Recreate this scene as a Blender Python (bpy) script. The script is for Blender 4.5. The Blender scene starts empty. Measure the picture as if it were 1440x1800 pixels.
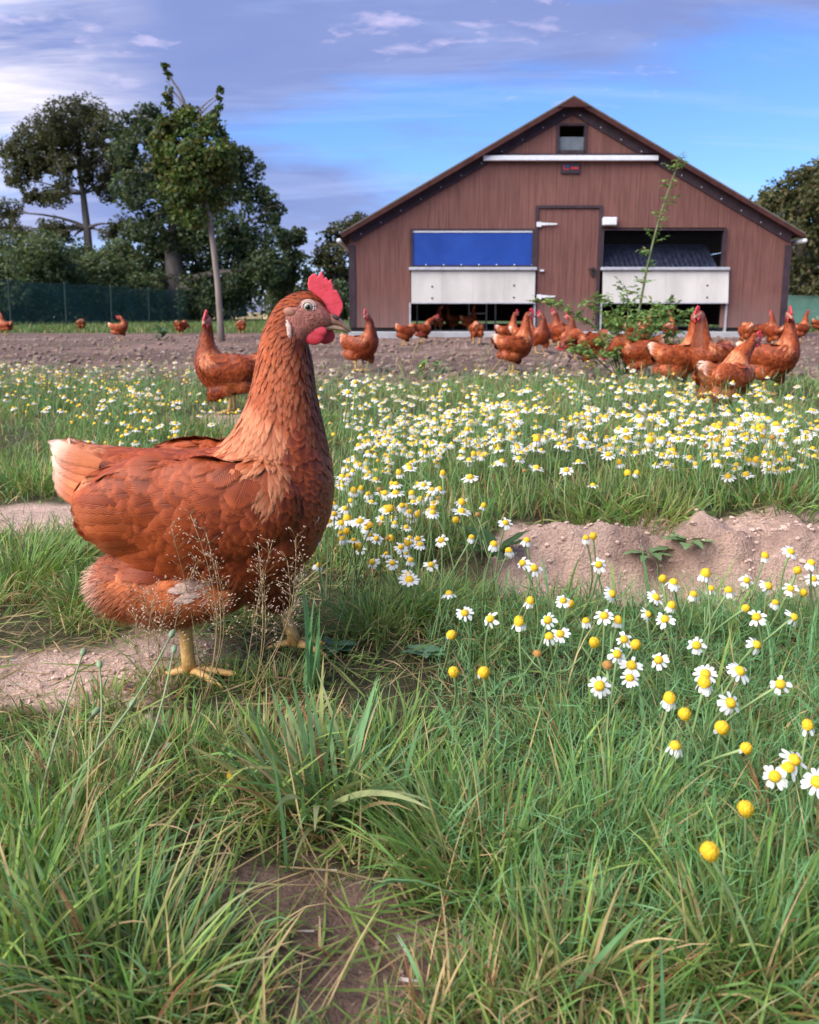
import bpy, bmesh, math, random
import numpy as np
from mathutils import Vector, Matrix, Quaternion
from mathutils.bvhtree import BVHTree
from mathutils.kdtree import KDTree

random.seed(7)
rng = np.random.default_rng(11)
sc = bpy.context.scene
COL = sc.collection
R = math.radians

# ------------------------------------------------------------------ camera, sky, sun, exposure
FPX, CX, CY, PITCH, CAMH = 1442.0, 720.0, 803.0, R(10.0), 0.39
cam = bpy.data.cameras.new('camera')
cam_o = bpy.data.objects.new('camera', cam)
COL.objects.link(cam_o)
cam_o.location = (0, 0, CAMH)
cam_o.rotation_euler = (R(90) - PITCH, 0, 0)
cam.sensor_fit = 'HORIZONTAL'
cam.sensor_width = 36
cam.lens = 36 * FPX / 1440
cam.shift_y = -(900.0 - CY) / 1440.0
cam.clip_start = 0.02
cam.clip_end = 2000
cam.dof.use_dof = True
cam.dof.focus_distance = 0.9
cam.dof.aperture_fstop = 17
sc.camera = cam_o

SUN_AZ, SUN_EL = R(-124), R(44)       # azimuth measured from +Y towards +X
w = bpy.data.worlds.new('World')
sc.world = w
w.use_nodes = True
nt = w.node_tree
nt.nodes.clear()


def N(nt, t, **kw):
    n = nt.nodes.new(t)
    for k, v in kw.items():
        if k in n.inputs.keys():
            n.inputs[k].default_value = v
        else:
            setattr(n, k, v)
    return n


def L(nt, a, b):
    nt.links.new(a, b)


def ramp(nt, fac, stops, interp='LINEAR'):
    n = nt.nodes.new('ShaderNodeValToRGB')
    n.color_ramp.interpolation = interp
    e = n.color_ramp.elements
    e[0].position, e[0].color = stops[0][0], tuple(stops[0][1]) + (1,)
    e[1].position, e[1].color = stops[-1][0], tuple(stops[-1][1]) + (1,)
    for p, c in stops[1:-1]:
        x = e.new(p)
        x.color = tuple(c) + (1,)
    if fac is not None:
        nt.links.new(fac, n.inputs['Fac'])
    return n.outputs['Color']


def mix(nt, fac, a, b, blend='MIX'):
    n = nt.nodes.new('ShaderNodeMix')
    n.data_type = 'RGBA'
    n.blend_type = blend
    n.clamp_factor = True
    for i, v in ((0, fac), (6, a), (7, b)):
        if isinstance(v, (int, float)):
            n.inputs[i].default_value = v
        elif isinstance(v, (tuple, list)):
            n.inputs[i].default_value = tuple(v) + (1,) if len(v) == 3 else v
        else:
            nt.links.new(v, n.inputs[i])
    return n.outputs[2]


def mth(nt, op, a, b=None, clamp=False):
    n = nt.nodes.new('ShaderNodeMath')
    n.operation = op
    n.use_clamp = clamp
    for i, v in enumerate((a, b)):
        if v is None:
            continue
        if isinstance(v, (int, float)):
            n.inputs[i].default_value = v
        else:
            nt.links.new(v, n.inputs[i])
    return n.outputs[0]


def noise(nt, vec, scale, detail=4, rough=0.55, dist=0.0, out='Fac'):
    n = nt.nodes.new('ShaderNodeTexNoise')
    n.inputs['Scale'].default_value = scale
    n.inputs['Detail'].default_value = detail
    n.inputs['Roughness'].default_value = rough
    n.inputs['Distortion'].default_value = dist
    if vec is not None:
        nt.links.new(vec, n.inputs['Vector'])
    return n.outputs[out]


def build_world():
    sky = N(nt, 'ShaderNodeTexSky')
    sky.sky_type = 'NISHITA'
    sky.sun_disc = False
    sky.sun_elevation = SUN_EL
    sky.sun_rotation = SUN_AZ
    sky.altitude = 0
    sky.air_density = 1.1
    sky.dust_density = 0.25
    sky.ozone_density = 3.0
    tc = N(nt, 'ShaderNodeTexCoord')
    sep = N(nt, 'ShaderNodeSeparateXYZ')
    L(nt, tc.outputs['Generated'], sep.inputs[0])
    z = mth(nt, 'MAXIMUM', sep.outputs['Z'], 0.0)
    zz = mth(nt, 'ADD', z, 0.16)
    u = mth(nt, 'DIVIDE', sep.outputs['X'], zz)
    v = mth(nt, 'DIVIDE', sep.outputs['Y'], zz)
    cmb = N(nt, 'ShaderNodeCombineXYZ')
    L(nt, u, cmb.inputs[0])
    L(nt, v, cmb.inputs[1])
    mp = N(nt, 'ShaderNodeMapping')
    mp.inputs['Location'].default_value = (8.8, 3.1, 0)
    mp.inputs['Rotation'].default_value = (0, 0, R(-18))
    mp.inputs['Scale'].default_value = (0.8, 1.25, 1)
    L(nt, cmb.outputs[0], mp.inputs[0])
    n1 = noise(nt, mp.outputs[0], 0.50, 7, 0.56, 0.5)
    n2 = noise(nt, mp.outputs[0], 2.6, 6, 0.6, 0.2)
    n3 = noise(nt, mp.outputs[0], 9.5, 5, 0.55, 0.1)
    # a clear deep-blue sky from the sky texture, cooled for the evening
    base = mix(nt, 1.0, sky.outputs[0], (0.43, 0.59, 0.92), 'MULTIPLY')
    # thick lavender sheet
    bank = ramp(nt, n1, [(0.45, (0, 0, 0)), (0.56, (1, 1, 1))])
    c1 = mix(nt, n2, (0.92, 1.22, 2.65), (1.42, 1.68, 3.05))
    col = mix(nt, mth(nt, 'MULTIPLY', bank, 0.9), base, c1)
    # thin streaky pale veils
    mp2 = N(nt, 'ShaderNodeMapping')
    mp2.inputs['Scale'].default_value = (0.35, 1.6, 1)
    mp2.inputs['Rotation'].default_value = (0, 0, R(12))
    mp2.inputs['Location'].default_value = (1.7, 0.4, 0)
    L(nt, cmb.outputs[0], mp2.inputs[0])
    n4 = noise(nt, mp2.outputs[0], 2.1, 7, 0.62, 0.5)
    veil = ramp(nt, n4, [(0.5, (0, 0, 0)), (0.72, (1, 1, 1))])
    col = mix(nt, mth(nt, 'MULTIPLY', veil, 0.35), col, (2.6, 3.2, 5.0))
    # small pink-white puffs high up
    puff = ramp(nt, mth(nt, 'MULTIPLY', n3, ramp(nt, n2, [(0.42, (0, 0, 0)), (0.58, (1, 1, 1))])), [(0.50, (0, 0, 0)), (0.70, (1, 1, 1))])
    hi = ramp(nt, sep.outputs['Z'], [(0.2, (0, 0, 0)), (0.27, (1, 1, 1))])
    col = mix(nt, mth(nt, 'MULTIPLY', puff, mth(nt, 'MULTIPLY', hi, 0.42)), col, (4.6, 3.9, 5.2))
    # the cloud round the hidden sun glows, and the air near the ground is pale rose
    gd = N(nt, 'ShaderNodeVectorMath', operation='DOT_PRODUCT')
    L(nt, tc.outputs['Generated'], gd.inputs[0])
    a, e = R(-27), R(15.5)
    gd.inputs[1].default_value = (math.sin(a) * math.cos(e), math.cos(a) * math.cos(e), math.sin(e))
    glow = ramp(nt, gd.outputs['Value'], [(0.978, (0, 0, 0)), (1.0, (1, 1, 1))], 'EASE')
    gl = mth(nt, 'MULTIPLY', glow, mth(nt, 'ADD', mth(nt, 'MULTIPLY', n4, 3.4), -1.05), clamp=True)
    col = mix(nt, gl, col, (5.0, 4.7, 5.2))
    hz = ramp(nt, sep.outputs['Z'], [(0.0, (1, 1, 1)), (0.13, (0, 0, 0))], 'EASE')
    lft = ramp(nt, sep.outputs['X'], [(0.0, (1, 1, 1)), (1.0, (0.15, 0.15, 0.15))])
    col = mix(nt, mth(nt, 'MULTIPLY', mth(nt, 'MULTIPLY', hz, lft), 0.5), col, (3.3, 3.0, 4.2))
    bg = N(nt, 'ShaderNodeBackground')
    bg.inputs['Strength'].default_value = 0.1
    L(nt, col, bg.inputs['Color'])
    out = N(nt, 'ShaderNodeOutputWorld')
    L(nt, bg.outputs[0], out.inputs['Surface'])


build_world()
sun = bpy.data.lights.new('sun', 'SUN')
sun.energy = 3.4
sun.angle = R(70)
sun.color = (1.0, 0.92, 0.84)
sun_o = bpy.data.objects.new('sun', sun)
COL.objects.link(sun_o)
sd = Vector((math.sin(SUN_AZ) * math.cos(SUN_EL), math.cos(SUN_AZ) * math.cos(SUN_EL), math.sin(SUN_EL)))
sun_o.rotation_euler = sd.to_track_quat('Z', 'Y').to_euler()
sun_o.location = sd * 30
sc.view_settings.view_transform = 'Standard'
sc.view_settings.look = 'None'
sc.view_settings.gamma = 1
sc.view_settings.exposure = 1.27
sc.view_settings.use_curve_mapping = False
sc.cycles.use_denoising = True
sc.cycles.max_bounces = 8
sc.cycles.diffuse_bounces = 4
sc.cycles.transparent_max_bounces = 24
sc.cycles.caustics_reflective = False
sc.cycles.caustics_refractive = False

# ------------------------------------------------------------------ geometry helpers
cP, sP = math.cos(PITCH), math.sin(PITCH)


def ray(px, py):
    a, b = (px - CX) / FPX, -(py - CY) / FPX
    return np.array([a, cP + b * sP, -sP + b * cP])


def at(px, py, Y):
    d = ray(px, py)
    t = Y / d[1]
    return Vector((d[0] * t, Y, CAMH + d[2] * t))


def gp(px, py, z=0.0):
    d = ray(px, py)
    t = (z - CAMH) / d[2]
    return Vector((d[0] * t, d[1] * t, z))


def to_px(x, y, z):
    x, y, z = np.asarray(x), np.asarray(y), np.asarray(z) - CAMH
    dep = y * cP - z * sP
    up = y * sP + z * cP
    dep = np.maximum(dep, 1e-3)
    return CX + FPX * x / dep, CY - FPX * up / dep


def sstep(a, b, x):
    t = np.clip((np.asarray(x, float) - a) / (b - a), 0, 1)
    return t * t * (3 - 2 * t)


_perm = np.random.default_rng(5).random(65536)


def vnoise(x, y, seed=0):
    x = np.asarray(x, float)
    y = np.asarray(y, float)
    xi, yi = np.floor(x).astype(np.int64), np.floor(y).astype(np.int64)
    fx, fy = x - xi, y - yi
    fx = fx * fx * (3 - 2 * fx)
    fy = fy * fy * (3 - 2 * fy)

    def h(i, j):
        return _perm[((i * 73856093) ^ (j * 19349663) ^ (seed * 83492791)) & 65535]
    return (h(xi, yi) * (1 - fx) + h(xi + 1, yi) * fx) * (1 - fy) + (h(xi, yi + 1) * (1 - fx) + h(xi + 1, yi + 1) * fx) * fy


def fbm(x, y, o=4, seed=0):
    s, a, t = 0, 0.5, 0
    for i in range(o):
        s = s + a * vnoise(x * 2 ** i, y * 2 ** i, seed + i)
        t += a
        a *= 0.5
    return s / t


def mesh_np(name, V, F, col=None, uv=None, smooth=True):
    """V (n,3), F (m,k) with constant k, col (n,3) point colours, uv (n,2) per point"""
    V = np.asarray(V, np.float32)
    F = np.asarray(F, np.int32)
    m = bpy.data.meshes.new(name)
    k = F.shape[1]
    m.vertices.add(len(V))
    m.vertices.foreach_set('co', V.ravel())
    m.loops.add(F.size)
    m.loops.foreach_set('vertex_index', F.ravel())
    m.polygons.add(len(F))
    m.polygons.foreach_set('loop_start', np.arange(0, F.size, k, dtype=np.int32))
    m.polygons.foreach_set('loop_total', np.full(len(F), k, np.int32))
    m.polygons.foreach_set('use_smooth', np.full(len(F), smooth, bool))
    if col is not None:
        a = m.attributes.new('Col', 'FLOAT_COLOR', 'POINT')
        c = np.ones((len(V), 4), np.float32)
        c[:, :3] = col
        a.data.foreach_set('color', c.ravel())
    if uv is not None:
        l = m.uv_layers.new(name='UVMap')
        l.data.foreach_set('uv', np.asarray(uv, np.float32)[F.ravel()].ravel())
    m.update()
    m.validate()
    return m


def link(name, data, mat=None, parent=None):
    o = bpy.data.objects.new(name, data)
    COL.objects.link(o)
    if mat is not None and data is not None and len(data.materials) == 0:
        data.materials.append(mat)
    if parent is not None:
        o.parent = parent
    return o


def tag(o, label=None, cat=None, group=None, kind=None):
    for k, v in (('label', label), ('category', cat), ('group', group), ('kind', kind)):
        if v:
            o[k] = v
    return o


def empty(name, loc=(0, 0, 0), rz=0.0):
    o = bpy.data.objects.new(name, None)
    COL.objects.link(o)
    o.location = loc
    o.rotation_euler = (0, 0, rz)
    o.empty_display_size = 0.05
    return o


class MB:
    """collects simple solids into one mesh"""

    def __init__(s):
        s.v, s.f, s.n = [], [], 0

    def add(s, v, f):
        s.v += [tuple(p) for p in v]
        s.f += [tuple(i + s.n for i in q) for q in f]
        s.n += len(v)
        return s

    def box(s, x0, x1, y0, y1, z0, z1):
        v = [(x, y, z) for z in (z0, z1) for y in (y0, y1) for x in (x0, x1)]
        return s.add(v, [(0, 2, 3, 1), (4, 5, 7, 6), (0, 1, 5, 4), (2, 6, 7, 3), (0, 4, 6, 2), (1, 3, 7, 5)])

    def prism(s, poly, y0, y1):
        """poly in x,z (any order), extruded along y"""
        n = len(poly)
        ar = sum(poly[i][0] * poly[(i + 1) % n][1] - poly[(i + 1) % n][0] * poly[i][1] for i in range(n))
        if ar < 0:
            poly = poly[::-1]
        v = [(x, y0, z) for x, z in poly] + [(x, y1, z) for x, z in poly]
        f = [tuple(range(n)), tuple(range(2 * n - 1, n - 1, -1))]
        f += [(i, i + n, (i + 1) % n + n, (i + 1) % n) for i in range(n)]
        return s.add(v, f)

    def tube(s, pts, rad, sides=6):
        P = [Vector(p) for p in pts]
        if not hasattr(rad, '__len__'):
            rad = [rad] * len(P)
        up = Vector((0.13, 0.31, 1)).normalized()
        v, f = [], []
        prev = None
        for i, p in enumerate(P):
            t = (P[min(i + 1, len(P) - 1)] - P[max(i - 1, 0)]).normalized()
            if prev is None:
                a = t.cross(up)
                if a.length < 1e-3:
                    a = t.cross(Vector((1, 0, 0)))
            else:
                a = prev - t * prev.dot(t)
            a.normalize()
            prev = a
            b = t.cross(a)
            for k in range(sides):
                g = 2 * math.pi * k / sides
                v.append(p + (a * math.cos(g) + b * math.sin(g)) * rad[i])
        n = len(P)
        for i in range(n - 1):
            for k in range(sides):
                k2 = (k + 1) % sides
                f.append((i * sides + k, i * sides + k2, (i + 1) * sides + k2, (i + 1) * sides + k))
        f.append(tuple(range(sides - 1, -1, -1)))
        f.append(tuple((n - 1) * sides + k for k in range(sides)))
        return s.add(v, f)

    def ellipsoid(s, c, r, seg=12, rings=8, rot=None):
        c = Vector(c)
        v, f = [], []
        for i in range(rings + 1):
            th = math.pi * i / rings
            for k in range(seg):
                g = 2 * math.pi * k / seg
                p = Vector((r[0] * math.sin(th) * math.cos(g), r[1] * math.sin(th) * math.sin(g), r[2] * math.cos(th)))
                if rot is not None:
                    p = rot @ p
                v.append(c + p)
        for i in range(rings):
            for k in range(seg):
                k2 = (k + 1) % seg
                f.append((i * seg + k, (i + 1) * seg + k, (i + 1) * seg + k2, i * seg + k2))
        return s.add(v, f)

    def mesh(s, name, smooth=False):
        m = bpy.data.meshes.new(name)
        m.from_pydata(s.v, [], s.f)
        if smooth:
            m.polygons.foreach_set('use_smooth', [True] * len(m.polygons))
        m.update()
        return m

    def build(s, name, mat, parent=None, smooth=False, bevel=0.0):
        m = s.mesh(name, smooth)
        o = link(name, m, mat, parent)
        if bevel:
            b = o.modifiers.new('bevel', 'BEVEL')
            b.width = bevel
            b.segments = 1
        return o


def remesh(mesh, voxel, smooth=3, fac=0.5):
    o = bpy.data.objects.new('tmp_shape', mesh)
    COL.objects.link(o)
    r = o.modifiers.new('r', 'REMESH')
    r.mode = 'VOXEL'
    r.voxel_size = voxel
    r.use_smooth_shade = True
    if smooth:
        s = o.modifiers.new('s', 'SMOOTH')
        s.iterations = smooth
        s.factor = fac
    dg = bpy.context.evaluated_depsgraph_get()
    m = bpy.data.meshes.new_from_object(o.evaluated_get(dg))
    bpy.data.objects.remove(o)
    return m


# ------------------------------------------------------------------ materials
MATS = {}


def newmat(name):
    m = bpy.data.materials.new(name)
    m.use_nodes = True
    t = m.node_tree
    t.nodes.clear()
    out = N(t, 'ShaderNodeOutputMaterial')
    b = N(t, 'ShaderNodeBsdfPrincipled')
    L(t, b.outputs[0], out.inputs['Surface'])
    MATS[name] = m
    return m, t, b, out


def obj_noise(t, scale, detail=4, rough=0.55, stretch=None, dist=0.0):
    tc = N(t, 'ShaderNodeTexCoord')
    v = tc.outputs['Object']
    if stretch:
        mp = N(t, 'ShaderNodeMapping')
        mp.inputs['Scale'].default_value = stretch
        L(t, v, mp.inputs[0])
        v = mp.outputs[0]
    return noise(t, v, scale, detail, rough, dist)


def bump(t, b, h, strength=0.4, distance=0.01):
    n = N(t, 'ShaderNodeBump')
    n.inputs['Strength'].default_value = strength
    n.inputs['Distance'].default_value = distance
    L(t, h, n.inputs['Height'])
    L(t, n.outputs[0], b.inputs['Normal'])


def simple(name, c0, c1, scale=20, rough=0.6, bmp=0.0, bd=0.002, metallic=0.0, stretch=None, spec=0.5, detail=4):
    m, t, b, out = newmat(name)
    f = obj_noise(t, scale, detail, 0.6, stretch)
    L(t, ramp(t, f, [(0.3, c0), (0.7, c1)]), b.inputs['Base Color'])
    b.inputs['Roughness'].default_value = rough
    b.inputs['Metallic'].default_value = metallic
    b.inputs['Specular IOR Level'].default_value = spec
    if bmp:
        bump(t, b, f, bmp, bd)
    return m


def attr_col(t, name='Col'):
    a = N(t, 'ShaderNodeAttribute')
    a.attribute_name = name
    return a


# plants: attribute colour, some light passes through
def leafmat(name, transl=0.35, rough=0.5, var=0.25, spec=0.3, scale=60):
    m, t, b, out = newmat(name)
    a = attr_col(t)
    f = obj_noise(t, scale, 3)
    c = mix(t, 1.0, a.outputs['Color'], ramp(t, f, [(0.25, (1 - var,) * 3), (0.75, (1 + var,) * 3)]), 'MULTIPLY')
    L(t, c, b.inputs['Base Color'])
    b.inputs['Roughness'].default_value = rough
    b.inputs['Specular IOR Level'].default_value = spec
    tr = N(t, 'ShaderNodeBsdfTranslucent')
    L(t, mix(t, 1.0, c, (1.25, 1.3, 0.8), 'MULTIPLY'), tr.inputs['Color'])
    ms = N(t, 'ShaderNodeMixShader')
    ms.inputs[0].default_value = transl
    L(t, b.outputs[0], ms.inputs[1])
    L(t, tr.outputs[0], ms.inputs[2])
    L(t, ms.outputs[0], out.inputs['Surface'])
    return m


leafmat('grass', 0.3, 0.5, 0.25, 0.2)
leafmat('foliage', 0.34, 0.55, 0.3, 0.25, 4)
leafmat('petal', 0.35, 0.5, 0.06, 0.3, 300)
leafmat('stem', 0.15, 0.5, 0.15, 0.3)


def mat_feather():
    m, t, b, out = newmat('feather')
    a = attr_col(t)
    uv = N(t, 'ShaderNodeUVMap')
    sep = N(t, 'ShaderNodeSeparateXYZ')
    L(t, uv.outputs[0], sep.inputs[0])
    ua = mth(t, 'ABSOLUTE', mth(t, 'SUBTRACT', sep.outputs[0], 0.5))
    # barbs slant away from the shaft
    ph = mth(t, 'SUBTRACT', sep.outputs[1], mth(t, 'MULTIPLY', ua, 0.9))
    tc = N(t, 'ShaderNodeTexCoord')
    nz = noise(t, tc.outputs['Object'], 170, 3, 0.6)
    barb = mth(t, 'SINE', mth(t, 'ADD', mth(t, 'MULTIPLY', ph, 95.0), mth(t, 'MULTIPLY', nz, 5.0)))
    b01 = mth(t, 'ADD', mth(t, 'MULTIPLY', barb, 0.5), 0.5)
    c = mix(t, 1.0, a.outputs['Color'], ramp(t, b01, [(0.0, (0.74, 0.70, 0.68)), (1.0, (1.2, 1.2, 1.2))]), 'MULTIPLY')
    big = noise(t, tc.outputs['Object'], 38, 3, 0.6)
    c = mix(t, 1.0, c, ramp(t, big, [(0.3, (0.80, 0.76, 0.74)), (0.7, (1.18, 1.2, 1.22))]), 'MULTIPLY')
    oi = N(t, 'ShaderNodeObjectInfo')
    c = mix(t, 1.0, c, ramp(t, oi.outputs['Random'], [(0.0, (0.78, 0.72, 0.70)), (0.5, (1, 1, 1)), (1.0, (1.2, 1.35, 1.45))]), 'MULTIPLY')
    L(t, c, b.inputs['Base Color'])
    b.inputs['Roughness'].default_value = 0.42
    b.inputs['Specular IOR Level'].default_value = 0.22
    b.inputs['Sheen Weight'].default_value = 0.0
    b.inputs['Sheen Roughness'].default_value = 0.4
    b.inputs['Sheen Tint'].default_value = (1, 0.75, 0.6, 1)
    ea = mth(t, 'MULTIPLY', mth(t, 'SUBTRACT', 0.5, ua), 5.5)
    ev = mth(t, 'MULTIPLY', mth(t, 'SUBTRACT', 1.0, sep.outputs[1]), 5.0)
    em = mth(t, 'MINIMUM', ea, ev)
    fr = mth(t, 'ADD', em, mth(t, 'ADD', mth(t, 'MULTIPLY', b01, 0.35), mth(t, 'MULTIPLY', mth(t, 'SUBTRACT', nz, 0.5), 1.6)))
    al = mth(t, 'ADD', mth(t, 'MULTIPLY', fr, 1.35), -0.12, clamp=True)
    tr = N(t, 'ShaderNodeBsdfTransparent')
    ms = N(t, 'ShaderNodeMixShader')
    L(t, al, ms.inputs[0])
    L(t, tr.outputs[0], ms.inputs[1])
    L(t, b.outputs[0], ms.inputs[2])
    L(t, ms.outputs[0], out.inputs['Surface'])
    sh = mth(t, 'MULTIPLY', mth(t, 'SUBTRACT', 0.035, ua, clamp=True), 18.0)
    bump(t, b, mth(t, 'ADD', mth(t, 'MULTIPLY', b01, 0.35), sh), 0.45, 0.0006)


mat_feather()


def mat_skin():
    m, t, b, out = newmat('hen_body')
    a = attr_col(t)
    tc = N(t, 'ShaderNodeTexCoord')
    f = noise(t, tc.outputs['Object'], 260, 4, 0.6)
    g = noise(t, tc.outputs['Object'], 70, 3, 0.6)
    c = mix(t, 1.0, a.outputs['Color'], ramp(t, g, [(0.3, (0.75, 0.72, 0.72)), (0.7, (1.2, 1.2, 1.2))]), 'MULTIPLY')
    L(t, c, b.inputs['Base Color'])
    b.inputs['Roughness'].default_value = 0.6
    bump(t, b, f, 0.7, 0.0012)


mat_skin()


def mat_comb():
    m, t, b, out = newmat('comb')
    tc = N(t, 'ShaderNodeTexCoord')
    f = noise(t, tc.outputs['Object'], 420, 3, 0.6)
    g = noise(t, tc.outputs['Object'], 60, 3, 0.6)
    L(t, ramp(t, g, [(0.3, (0.50, 0.022, 0.035)), (0.7, (0.76, 0.070, 0.10))]), b.inputs['Base Color'])
    b.inputs['Roughness'].default_value = 0.55
    b.inputs['Subsurface Weight'].default_value = 0.25
    b.inputs['Subsurface Radius'].default_value = (0.004, 0.001, 0.001)
    b.inputs['Subsurface Scale'].default_value = 1.0
    bump(t, b, f, 0.45, 0.0007)


mat_comb()
simple('beak', (0.27, 0.12, 0.07), (0.46, 0.27, 0.16), 110, 0.4, 0.2, 0.0006)
simple('beak_low', (0.40, 0.23, 0.14), (0.58, 0.40, 0.26), 110, 0.4, 0.2, 0.0006)
simple('shank', (0.58, 0.31, 0.085), (0.74, 0.48, 0.18), 150, 0.55, 0.9, 0.002)
simple('claw', (0.12, 0.07, 0.04), (0.3, 0.2, 0.1), 100, 0.4)
simple('eye_white', (0.22, 0.2, 0.15), (0.36, 0.33, 0.26), 500, 0.08)
simple('eyelid', (0.42, 0.27, 0.22), (0.56, 0.40, 0.34), 400, 0.6, 0.4, 0.0005)
simple('pupil', (0.004, 0.004, 0.005), (0.008, 0.008, 0.009), 50, 0.05)
simple('nostril', (0.05, 0.03, 0.03), (0.10, 0.06, 0.06), 200, 0.7)
simple('earlobe', (0.26, 0.10, 0.06), (0.36, 0.16, 0.10), 200, 0.6, 0.3, 0.0006)
simple('disc_yellow', (0.64, 0.34, 0.006), (0.84, 0.54, 0.016), 900, 0.7, 0.9, 0.0008)
simple('disc_brown', (0.22, 0.10, 0.02), (0.42, 0.22, 0.05), 900, 0.8, 0.9, 0.0008)
simple('bark', (0.07, 0.058, 0.05), (0.15, 0.13, 0.115), 6, 0.9, 0.7, 0.03, stretch=(1, 1, 0.25))
simple('bark_pale', (0.15, 0.12, 0.095), (0.28, 0.235, 0.195), 14, 0.85, 0.6, 0.01, stretch=(1, 1, 0.2))


def mat_wood():
    m, t, b, out = newmat('barn_wood')
    tc = N(t, 'ShaderNodeTexCoord')
    mp = N(t, 'ShaderNodeMapping')
    mp.inputs['Scale'].default_value = (1, 1, 0.05)
    L(t, tc.outputs['Object'], mp.inputs[0])
    f = noise(t, mp.outputs[0], 34, 6, 0.65, 0.4)
    g = noise(t, tc.outputs['Object'], 1.1, 4, 0.6)
    oi = N(t, 'ShaderNodeObjectInfo')
    c = ramp(t, f, [(0.28, (0.105, 0.046, 0.037)), (0.52, (0.172, 0.076, 0.059)), (0.75, (0.222, 0.104, 0.082))])
    c = mix(t, 1.0, c, ramp(t, oi.outputs['Random'], [(0, (0.94, 0.935, 0.94)), (1, (1.06, 1.06, 1.06))]), 'MULTIPLY')
    c = mix(t, 1.0, c, ramp(t, g, [(0.3, (0.86, 0.86, 0.88)), (0.7, (1.12, 1.1, 1.1))]), 'MULTIPLY')
    # pale dust splashed up from the yard
    sep = N(t, 'ShaderNodeSeparateXYZ')
    L(t, tc.outputs['Object'], sep.inputs[0])
    low = ramp(t, mth(t, 'ADD', sep.outputs[2], mth(t, 'MULTIPLY', f, 0.5)), [(0.35, (1, 1, 1)), (0.95, (0, 0, 0))])
    c = mix(t, mth(t, 'MULTIPLY', low, 0.45), c, (0.24, 0.17, 0.15))
    L(t, c, b.inputs['Base Color'])
    b.inputs['Roughness'].default_value = 0.7
    b.inputs['Specular IOR Level'].default_value = 0.3
    bump(t, b, f, 0.3, 0.004)


mat_wood()
simple('trim_dark', (0.036, 0.024, 0.030), (0.062, 0.042, 0.050), 9, 0.7, 0.1, 0.002, spec=0.2)
simple('roof_brown', (0.045, 0.018, 0.016), (0.085, 0.034, 0.030), 8, 0.8, 0.2, 0.004, spec=0.15)
simple('roof_edge', (0.10, 0.085, 0.06), (0.17, 0.15, 0.11), 12, 0.5, 0.2, 0.002)
simple('white_panel', (0.48, 0.46, 0.41), (0.62, 0.60, 0.54), 3.5, 0.5, 0.05, 0.002, stretch=(1, 1, 0.4))
simple('metal_pale', (0.42, 0.43, 0.45), (0.58, 0.59, 0.61), 14, 0.42, 0.1, 0.001, metallic=0.3)
simple('metal_white', (0.66, 0.68, 0.70), (0.78, 0.79, 0.80), 14, 0.4)
simple('plinth', (0.30, 0.30, 0.30), (0.45, 0.45, 0.45), 4, 0.7, 0.3, 0.006)
simple('blue_sheet', (0.008, 0.042, 0.25), (0.016, 0.068, 0.34), 2.2, 0.35, 0.15, 0.01)
simple('dark_sheet', (0.010, 0.014, 0.034), (0.055, 0.068, 0.115), 16, 0.45, 0.3, 0.01, stretch=(1, 1, 0.12), detail=6)
simple('glass_grey', (0.10, 0.12, 0.13), (0.17, 0.19, 0.20), 6, 0.25)
simple('inside_dark', (0.020, 0.018, 0.016), (0.04, 0.034, 0.03), 3, 0.9)
simple('sign_dark', (0.025, 0.016, 0.020), (0.04, 0.024, 0.03), 10, 0.5)
simple('sign_red', (0.38, 0.02, 0.03), (0.5, 0.035, 0.045), 10, 0.5)
simple('sign_blue', (0.02, 0.04, 0.16), (0.03, 0.06, 0.22), 10, 0.5)
simple('black_metal', (0.012, 0.012, 0.013), (0.03, 0.03, 0.032), 30, 0.5)
simple('post_green', (0.012, 0.035, 0.030), (0.022, 0.055, 0.045), 10, 0.6)


def mat_net(name, c, dens):
    m, t, b, out = newmat(name)
    f = obj_noise(t, 1.4, 4, 0.6)
    L(t, ramp(t, f, [(0.3, tuple(x * 0.75 for x in c)), (0.7, tuple(x * 1.25 for x in c))]), b.inputs['Base Color'])
    b.inputs['Roughness'].default_value = 0.7
    tr = N(t, 'ShaderNodeBsdfTransparent')
    ms = N(t, 'ShaderNodeMixShader')
    L(t, mth(t, 'ADD', mth(t, 'MULTIPLY', f, 0.25), dens - 0.12, clamp=True), ms.inputs[0])
    L(t, tr.outputs[0], ms.inputs[1])
    L(t, b.outputs[0], ms.inputs[2])
    L(t, ms.outputs[0], out.inputs['Surface'])


mat_net('net_green', (0.026, 0.095, 0.075), 0.42)
mat_net('net_pale', (0.10, 0.22, 0.17), 0.72)


def mat_ground():
    m, t, b, out = newmat('ground')
    a = attr_col(t)
    tc = N(t, 'ShaderNodeTexCoord')
    v = tc.outputs['Object']
    f1 = noise(t, v, 260, 6, 0.65)
    f2 = noise(t, v, 38, 6, 0.62)
    f3 = noise(t, v, 5, 4, 0.6)
    c = mix(t, 1.0, a.outputs['Color'], ramp(t, f2, [(0.25, (0.70, 0.68, 0.66)), (0.5, (1, 1, 1)), (0.78, (1.22, 1.2, 1.18))]), 'MULTIPLY')
    c = mix(t, 1.0, c, ramp(t, f1, [(0.25, (0.70, 0.68, 0.66)), (0.75, (1.25, 1.25, 1.25))]), 'MULTIPLY')
    c = mix(t, 1.0, c, ramp(t, f3, [(0.3, (0.84, 0.84, 0.85)), (0.7, (1.12, 1.12, 1.1))]), 'MULTIPLY')
    L(t, c, b.inputs['Base Color'])
    b.inputs['Roughness'].default_value = 0.95
    b.inputs['Specular IOR Level'].default_value = 0.15
    bump(t, b, mth(t, 'ADD', mth(t, 'MULTIPLY', f1, 0.45), f2), 1.0, 0.02)


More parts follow.
